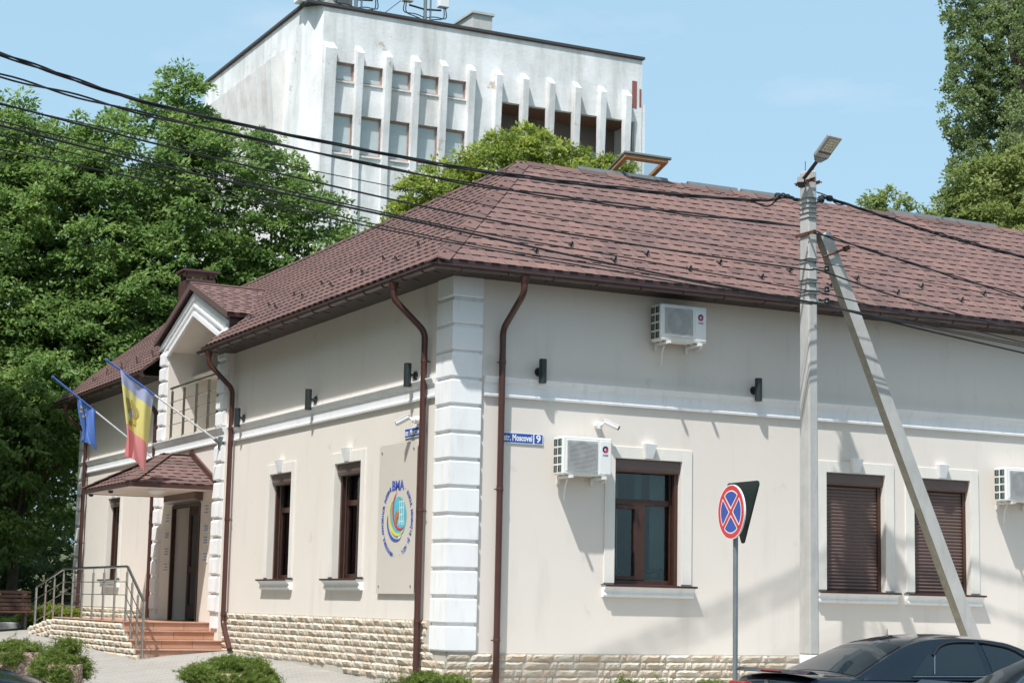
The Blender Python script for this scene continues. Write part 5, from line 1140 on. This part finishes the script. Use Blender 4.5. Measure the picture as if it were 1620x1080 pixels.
tree('pale_walnut_tree', (27.5, 20.5, 1.0), 9, [((28.1, 21.2, 14.6), (.9, 1.0, 1.1)), ((29.5, 20.3, 15.0), (1.2, 1.2, 1.1)), ((26.0, 23.4, 14.35), (.55, .55, .5)), ((26.8, 22.8, 13.7), (.55, .55, .5)), ((27.5, 22.2, 14.0), (.55, .55, .6)), ((27.0, 22.2, 13.5), (.75, .7, .6)), ((26.5, 22.6, 13.2), (.6, .6, .5)), ((30.6, 19.6, 15.0), (1.3, 1.2, 1.2)), ((28.6, 20.6, 12.8), (1.9, 1.7, 1.5)), ((30.2, 19.2, 14.2), (1.8, 1.6, 1.6))],
     'pale green walnut tree behind the ridge near the poplar', M['leaf4'], 64, 72, .5, .17, .08, 6, .7, .22)
# lombardy poplar: upright plumes round a tall trunk
rng = np.random.default_rng(8); pb = np.array([35.9, 28.0, 1.0])
pl = []
for k in range(26):
    a = rng.uniform(0, 6.28); h = rng.uniform(11, 27); rr_ = rng.uniform(.5, 2.1)*(1 if h < 22 else .7); pl.append(((pb[0]+rr_*math.cos(a), pb[1]+rr_*math.sin(a), h), (.62, .62, rng.uniform(1.6, 2.6))))
for k in range(6): pl.append(((33.9+(.35*k) % .7, 29.0, 15.5+2.3*k), (.7, .7, 1.7)))
tree('poplar_tree', tuple(pb), 24, pl, 'tall narrow poplar with upright plumes of foliage', M['leaf3'], 170, 24, .26, .115, .095, 9, -.3, .34, None, .15, 20, 1.5)
# trees added beyond the left of the view to shade the court front
for k in range(7):
    y = -9+6.3*k; r_ = random.Random(k); tree('added_shade_tree', (-14.2, y, -.1), 4.5, [((-14.2+r_.uniform(-.6, .6), y+r_.uniform(-.8, .8), 5.2+2.3*j), (3.3-.35*j, 3.3-.3*j, 2.0)) for j in range(4)], 'dense tree added out of view to shade the court, %s in its row from the road' % ('first', 'second', 'third', 'fourth', 'fifth', 'sixth', 'last')[k], M['leaf1'], 26, 26, .8, .34, .2, 50+k, .5, .2, 'trees added out of view to shade the court', .2, 6)
tree('added_shade_tree', (-6.2, 20.3, .5), 7, [((-6.2, 20.3, 9.5), (2.9, 2.8, 2.2)), ((-6.0, 20.6, 12.0), (2.7, 2.6, 2.2)), ((-6.4, 20.2, 14.3), (2.0, 2.0, 1.8))], 'tall tree added out of view to shade the path beyond the bench end', M['leaf1'], 34, 36, .7, .3, .17, 77, .5, .25, None, .2, 8)  # unseen, added so its shade darkens the young walnut by the bench
# dark woodland mass closing the view behind the walnuts
rng = np.random.default_rng(12); L = [((x, 38+rng.uniform(-1, 2), rng.uniform(2.5, 7)), (2.4, 1.6, 2.6)) for x in np.linspace(-9, 14, 17)]+[((x, 36+rng.uniform(-1, 1), 2.0), (1.9, 1.3, 2.2)) for x in np.linspace(-9, 4, 12)]
P, O = lobes_points(rng, L, 34, .4); C_, A, B, ti = sprays(rng, P, O, 40, rng.uniform(.6, 1.2, len(P))*.6, .24, .11, .5)
o = bpy.data.objects.new('woodland', leaf_mesh('woodland', M['leaf3'], C_, A, B, ti*.5)); COL.objects.link(o); tag(o, 'dark mass of shrubs and trees beyond the walnuts', 'woodland', kind='stuff')

# ------------------------------------------------------------------ junipers in pebble-faced planters
def juniper(rng, lobes, n_br, n_leaf, ll=.05, lw=.018):
    Cs, As, Bs, Ts = [], [], [], []
    for c, r in lobes:
        c, r = np.array(c), np.array(r); d = unit(rng.normal(size=(n_br, 3))); d[:, 2] = np.abs(d[:, 2])*.9-.25; tip = c+d*r*rng.choice([.8, .95, 1.05, 1.3], (n_br, 1), p=[.3, .35, .25, .1])*rng.uniform(.9, 1.1, (n_br, 1))
        sp = unit(d+np.array([0, 0, .25])+rng.normal(size=d.shape)*.35); k = n_leaf; tt = rng.random((n_br, k, 1)); L_ = rng.uniform(.14, .38, (n_br, 1, 1))
        pos = tip[:, None]-sp[:, None]*L_*tt+rng.normal(size=(n_br, k, 3))*.016*(.35+tt); a = unit((sp[:, None]*.9+rng.normal(size=(n_br, k, 3))*.6).reshape(-1, 3))
        b = unit(np.cross(a, rng.normal(size=a.shape))); s = rng.uniform(.7, 1.3, (len(a), 1)); Cs.append(pos.reshape(-1, 3)); As.append(a*ll*.5*s); Bs.append(b*lw*.5*s)
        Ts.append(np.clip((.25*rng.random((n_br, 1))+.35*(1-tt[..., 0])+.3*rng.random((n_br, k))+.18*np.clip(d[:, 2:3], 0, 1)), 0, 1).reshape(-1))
    return np.vstack(Cs), np.vstack(As), np.vstack(Bs), np.concatenate(Ts)
def planter(loc, label, jl, seed, h=.52, r=.37, lob=None):
    t = thing('planter', loc, label[0], 'planter', 'pebble-faced round planters')
    m = MB(); m.lathe([(r*.93, -.05), (r, .02), (r, h-.02), (r*.97, h), (r*.82, h), (r*.80, h-.09), (0, h-.09)], 28, (0, 0, 0)); put('tub', m, M['pebble'], t, True, False)
    m = MB(); m.lathe([(r*.80, h-.085), (0, h-.08)], 20); put('soil', m, M['soil'], t, False, False)
    s = thing('juniper_shrub', (loc[0], loc[1], loc[2]+h-.08), label[1], 'shrub', 'junipers in planters'); rng = np.random.default_rng(seed)
    C_, A, B, ti = juniper(rng, jl, 520, 40, .06, .008); o = bpy.data.objects.new('foliage', leaf_mesh('foliage', M['jun'], C_, A, B, ti)); link(o, s); o['kind'] = 'stuff'
    m = MB()
    for k in range(7):
        c, rr_ = jl[k % len(jl)]; e = Vector(c)+Vector(rng.normal(size=3)*.08); m.tube([(0, 0, -.02), tuple(e*.5+Vector((0, 0, .05))), tuple(e)], [.02, .014, .006], 6)
    put('stem', m, M['bark'], s, True, False)
def gl(x, y): return (x, y, gz(x, y))
J1 = [((-.05, 0, .14), (.34, .34, .20)), ((-.30, .05, .08), (.26, .26, .20)), ((.22, 0, .10), (.20, .22, .18)), ((-.12, -.24, -.02), (.22, .2, .22))]
J2 = [((-.02, 0, .16), (.30, .30, .24)), ((-.06, -.28, -.10), (.24, .2, .34)), ((-.24, -.1, .02), (.20, .22, .26)), ((.14, .1, .34), (.18, .18, .17)), ((.36, .12, .06), (.16, .16, .15))]
J3 = [((-.38, 0, .06), (.34, .32, .22)), ((.05, .05, .20), (.30, .30, .20)), ((.38, .0, .14), (.30, .30, .24)), ((-.1, -.22, -.02), (.34, .26, .2)), ((.3, -.25, .0), (.3, .25, .2)), ((.62, -.05, .0), (.16, .16, .18))]
planter((-4.08, 8.3, -.02), ('pebble tub whose spreading light green juniper faces the bench', 'light green spreading juniper in the tub facing the bench'), J1, 1)
planter((-4.05, 5.5, -.12), ('pebble tub half covered by a dark drooping juniper', 'dark green juniper drooping over its tub before the steps'), J2, 2)
planter((-2.05, 3.35, -.16), ('pebble tub under a wide juniper below the downpipe shoe', 'wide lobed juniper below the curved downpipe shoe'), J3, 3)
planter((-.62, -.65, -.24), ('pebble tub hidden under a juniper before the corner quoin', 'bright green juniper in front of the corner quoin'), J3, 4)
planter((1.75, -2.1, -.10), ('pebble tub with a small juniper between corner and casement window', 'small juniper top between corner and casement window'), [((-.1, 0, .02), (.26, .25, .16)), ((.45, 0, .0), (.2, .2, .12))], 5, r=.33)
planter((2.75, -2.4, -.10), ('pebble tub with a small juniper under the casement window', 'small juniper top under the casement window'), [((0, 0, .03), (.26, .25, .17))], 6, r=.33)
# low bush by the ramp
bz = thing('low_bush', (-.85, 20.3, .72), 'bright green low bush at the foot of the ramp', 'shrub'); rng = np.random.default_rng(33)
C_, A, B, ti = juniper(rng, [((0, 0, .3), (.5, .4, .32)), ((-.4, .1, .2), (.35, .3, .25)), ((.4, .0, .25), (.35, .3, .28))], 500, 22, .07, .03); o = bpy.data.objects.new('foliage', leaf_mesh('foliage', M['leaf2'], C_, A, B, ti)); link(o, bz); o['kind'] = 'stuff'
# painted kerb and grass strip behind the bench
for k in range(6):
    m = MB(); m.box(-4.9+.9*k, -4.9+.9*k+.88, 20.6, 20.78, .5, .80); tag(put('kerbstone', m, M['kerbw'] if k % 2 else M['kerb'], bevel=.015), ('white painted' if k % 2 else 'plain grey')+' kerbstone edging the grass behind the bench', 'kerbstone', 'white kerbstones' if k % 2 else 'grey kerbstones')
rng = np.random.default_rng(5); n = 9000; c = np.stack([rng.uniform(-6, 1.5, n), rng.uniform(20.8, 24, n), np.full(n, .86)], 1); a = unit(np.stack([rng.normal(0, .4, n), rng.normal(0, .4, n), np.ones(n)], 1))*rng.uniform(.03, .09, (n, 1)); b = unit(np.cross(a, rng.normal(size=(n, 3))))*.008
o = bpy.data.objects.new('grass', leaf_mesh('grass', M['grass'], c, a, b, rng.random(n))); COL.objects.link(o); tag(o, 'rough grass strip under the trees behind the kerb', 'grass', kind='stuff')
# bench
BN = thing('park_bench', (-2.15, 19.6, gz(-2.15, 19.6)), 'brown slatted park bench on black iron legs', 'bench', rz=math.radians(-4))
for k in range(5): m = MB(); z = .47+.095*k; m.box(-.95, .72, .26+.03*k, .30+.03*k, z, z+.07); put('back_slat', m, M['wood'], BN, False, False, bevel=.006)
for k in range(4): m = MB(); y = -.22+.115*k; m.box(-.95, .78, y, y+.095, .42-.005*k, .46-.005*k); put('seat_slat', m, M['wood'], BN, False, False, bevel=.006)
for x in (-.7, .52):
    m = MB(); m.box(x, x+.05, -.20, -.15, 0, .41); m.box(x, x+.05, .20, .26, 0, .41); m.box(x, x+.05, -.22, .28, .38, .415); m.bar((x+.025, .26, .38), (x+.025, .42, .93), .05, .03); m.box(x, x+.05, -.15, .20, .12, .15); put('leg', m, M['iron'], BN, False, False)

# ------------------------------------------------------------------ tower block behind
TB = thing('office_block', (28, 60, 0), 'flaking white concrete office block with vertical fins rising behind the house', 'building')
bx0, bx1, by, bz1 = 19.25, 38.35, 60.0, 30.65; fy = by
FX = [20.45+1.538*k for k in range(12)]
F2 = lambda u, z, d: (u, by-d, z)
hol = []
for k in range(5):
    a = FX[k]+.14; hol.append((a, a+1.2, 26.96, 27.90)); hol.append((a, a+1.22, 23.30, 25.30))
lg = (FX[6]+.1, FX[11]+.55, 12.0, 27.15)
mb = MB(); wall_holes(mb, F2, bx0+.8, bx1, -1, bz1, hol+[lg], .35); put('front_wall', mb, [M['oldwhite'], M['oldwhite']], TB, fix=False)
mb = MB(); mb.quad((bx0, by+.8, -1), (bx0+.8, by, -1), (bx0+.8, by, bz1), (bx0, by+.8, bz1)); mb.quad((bx0, by+.8, -1), (bx0, by+17, -1), (bx0, by+17, bz1), (bx0, by+.8, bz1)); mb.quad((bx1, by, -1), (bx1, by+17, -1), (bx1, by+17, bz1), (bx1, by, bz1)); mb.quad((bx0, by+17, -1), (bx1, by+17, -1), (bx1, by+17, bz1), (bx0, by+17, bz1)); put('side_wall', mb, M['oldwhite'], TB, fix=False)
mb = MB(); mb.box(lg[0]-.2, lg[1]+.2, by+2.2, by+2.3, 11, 28); mb.box(lg[0]-.3, lg[0]-.2, by+.3, by+2.3, 11, 28); put('loggia_back_wall', mb, M['bgdark'], TB)
mb = MB(); mb.box(lg[1]+.0, lg[1]+.12, by+.3, by+2.3, 11, 28); put('loggia_side_wall', mb, M['oldwhite'], TB)
mb = MB(); mb.box(lg[0]-.2, lg[1]+.2, by+.3, by+2.3, 27.12, 27.3); put('loggia_ceiling', mb, M['bgceil'], TB)
mb = MB(); mb.box(FX[10]+.7, FX[10]+1.25, by+2.15, by+2.25, 24.3, 25.8); put('loggia_window', mb, M['bgglass'], TB)
for z in (23.2, 19.4, 15.6):
    mb = MB(); mb.box(lg[0]-.2, lg[1]+.1, by+.1, by+2.2, z-.2, z); put('loggia_slab', mb, M['oldwhite'], TB)
for a, b, c, e in hol:
    m = MB(); w = .09
    for q in ((a, a+w, c, e), (b-w, b, c, e), (a+w, b-w, c, c+w), (a+w, b-w, e-w, e)): fbox(m, F2, *q, -.28, -.14)
    wn = put('window', m, M['bgframe'], TB); m = MB(); fbox(m, F2, a+w, b-w, c+w, e-w, -.25, -.22); put('pane', m, M['bgglass'], wn)
    m = MB(); fbox(m, F2, a-.06, b+.12, c-.10, c-.02, -.05, .07); put('sill', m, M['dirty'], wn)
def fin(P, u, ztop, ztip, dtop, dbot, w, zb=8.0, mat=None):
    m = MB(); pr = [(ztop, -.05), (ztip, dtop), (ztip-3.2, dtop*.62), (ztip-5.5, dbot), (zb, dbot), (zb, -.05)]; n = len(pr)
    a = [P(u-w/2, z, d) for z, d in pr]; b = [P(u+w/2, z, d) for z, d in pr]; m.add(a+b, [tuple(range(n)), tuple(range(n, 2*n))[::-1]]+[(i, (i+1) % n, (i+1) % n+n, i+n) for i in range(n)]); put('fin', m, mat or M['oldwhite'], TB)
for k, x in enumerate(FX): fin(F2, x+(-.06 if k else -.1), 28.85, 28.40, .46, .16, .34 if k else .6)
F3 = lambda u, z, d: (bx0-d, u, z)
for k in range(9): fin(F3, by+3.6+1.55*k, 29.2, 28.5, .8, .3, .75, mat=M['dirty'])
mb = MB(); mb.box(bx0-.12, bx1+.12, by-.10, by+17.1, bz1, bz1+.14); put('roof_slab', mb, M['bgroof'], TB)
mb = MB(); mb.box(bx0+.75, bx1+.04, by-.035, by, bz1-.06, bz1); mb.box(bx0-.035, bx0, by+.8, by+17, bz1-.06, bz1); put('roof_edge_strip', mb, M['bgred'], TB)
mb = MB(); mb.prism([(bx1-.55, by-.5, 27.2), (bx1+.1, by-.5, 28.3), (bx1+.1, by+.2, 28.3), (bx1-.55, by+.2, 27.2)], (0, 0, 0)) if False else mb.box(bx1-.05, bx1+.22, by+.05, by+1.3, 9, 28.2); put('corner_fin', mb, M['oldwhite'], TB)
mb = MB(); mb.box(bx1-.62, bx1-.32, by-.012, by, 27.9, 29.4); mb.box(bx1-.16, bx1-.04, by-.012, by, 28.0, 29.0); put('exposed_rebar_patch', mb, M['bgred'], TB)
for x0, x1, y0, h in ((bx0+1.6, bx0+2.9, by+1.6, 1.2), (28.5, 29.6, by+.6, 1.15)):
    mb = MB(); mb.box(x0, x1, y0, y0+2.2, bz1+.1, bz1+h); mb.box(x0-.1, x1+.1, y0-.1, y0+2.3, bz1+h, bz1+h+.12); put('roof_vent', mb, M['kerb'], TB)
def mast(x, y, h, label):
    t = thing('antenna_mast', (x, y, bz1+.1), label, 'antenna', 'roof antenna masts')
    m = MB(); m.tube([(0, 0, 0), (0, 0, h)], .10, 8); m.tube([(.3, 0, 0), (.3, 0, h)], .05, 6); put('pole', m, M['zinc'], t, True, False)
    for s in (-1, 1):
        m = MB(); m.box(s*1.0-.28, s*1.0+.28, -.2, .2, 1.15, 2.9); put('antenna_panel', m, M['plastic'], t, False, False, bevel=.04)
        m = MB(); m.tube([(0, 0, .9), (s*.9, 0, 1.0)], .05, 6); m.tube([(0, 0, 2.2), (s*.9, 0, 2.2)], .05, 6); put('bracket', m, M['iron'], t, True, False)
        m = MB()
        for q in (.1, .25): m.tube(smooth_path([(s*(1.0+q*.6), 0, 1.15), (s*(1.0+q), 0, .55), (s*.5, 0, .35+q), (0, 0, .2+q)], 4, .25), .03, 5)
        put('feeder_cable', m, M['cable'], t, True, False)
    m = MB(); m.tube([(0, 0, 2.4), (-2.6, .6, 0)], .02, 5); put('guy_wire', m, M['cable'], t, False, False)
mast(25.9, by+.9, 4.5, 'antenna mast with white panels and looped cables on the office block roof'); mast(22.2, by+1.2, 4.2, 'slim antenna mast near the corner vent of the office block')
tb = thing('equipment_cabinet', (bx0+.1, by+.5, bz1+.14), 'small white cabinet on the office block roof corner', 'cabinet'); m = MB(); m.box(-.55, .25, -.2, .5, 0, 1.2); put('cabinet_body', m, M['plastic'], tb, False, False, bevel=.03); m = MB(); m.box(.5, .56, 0, .06, 0, 1.0); put('cabinet_post', m, M['zinc'], tb, False, False)
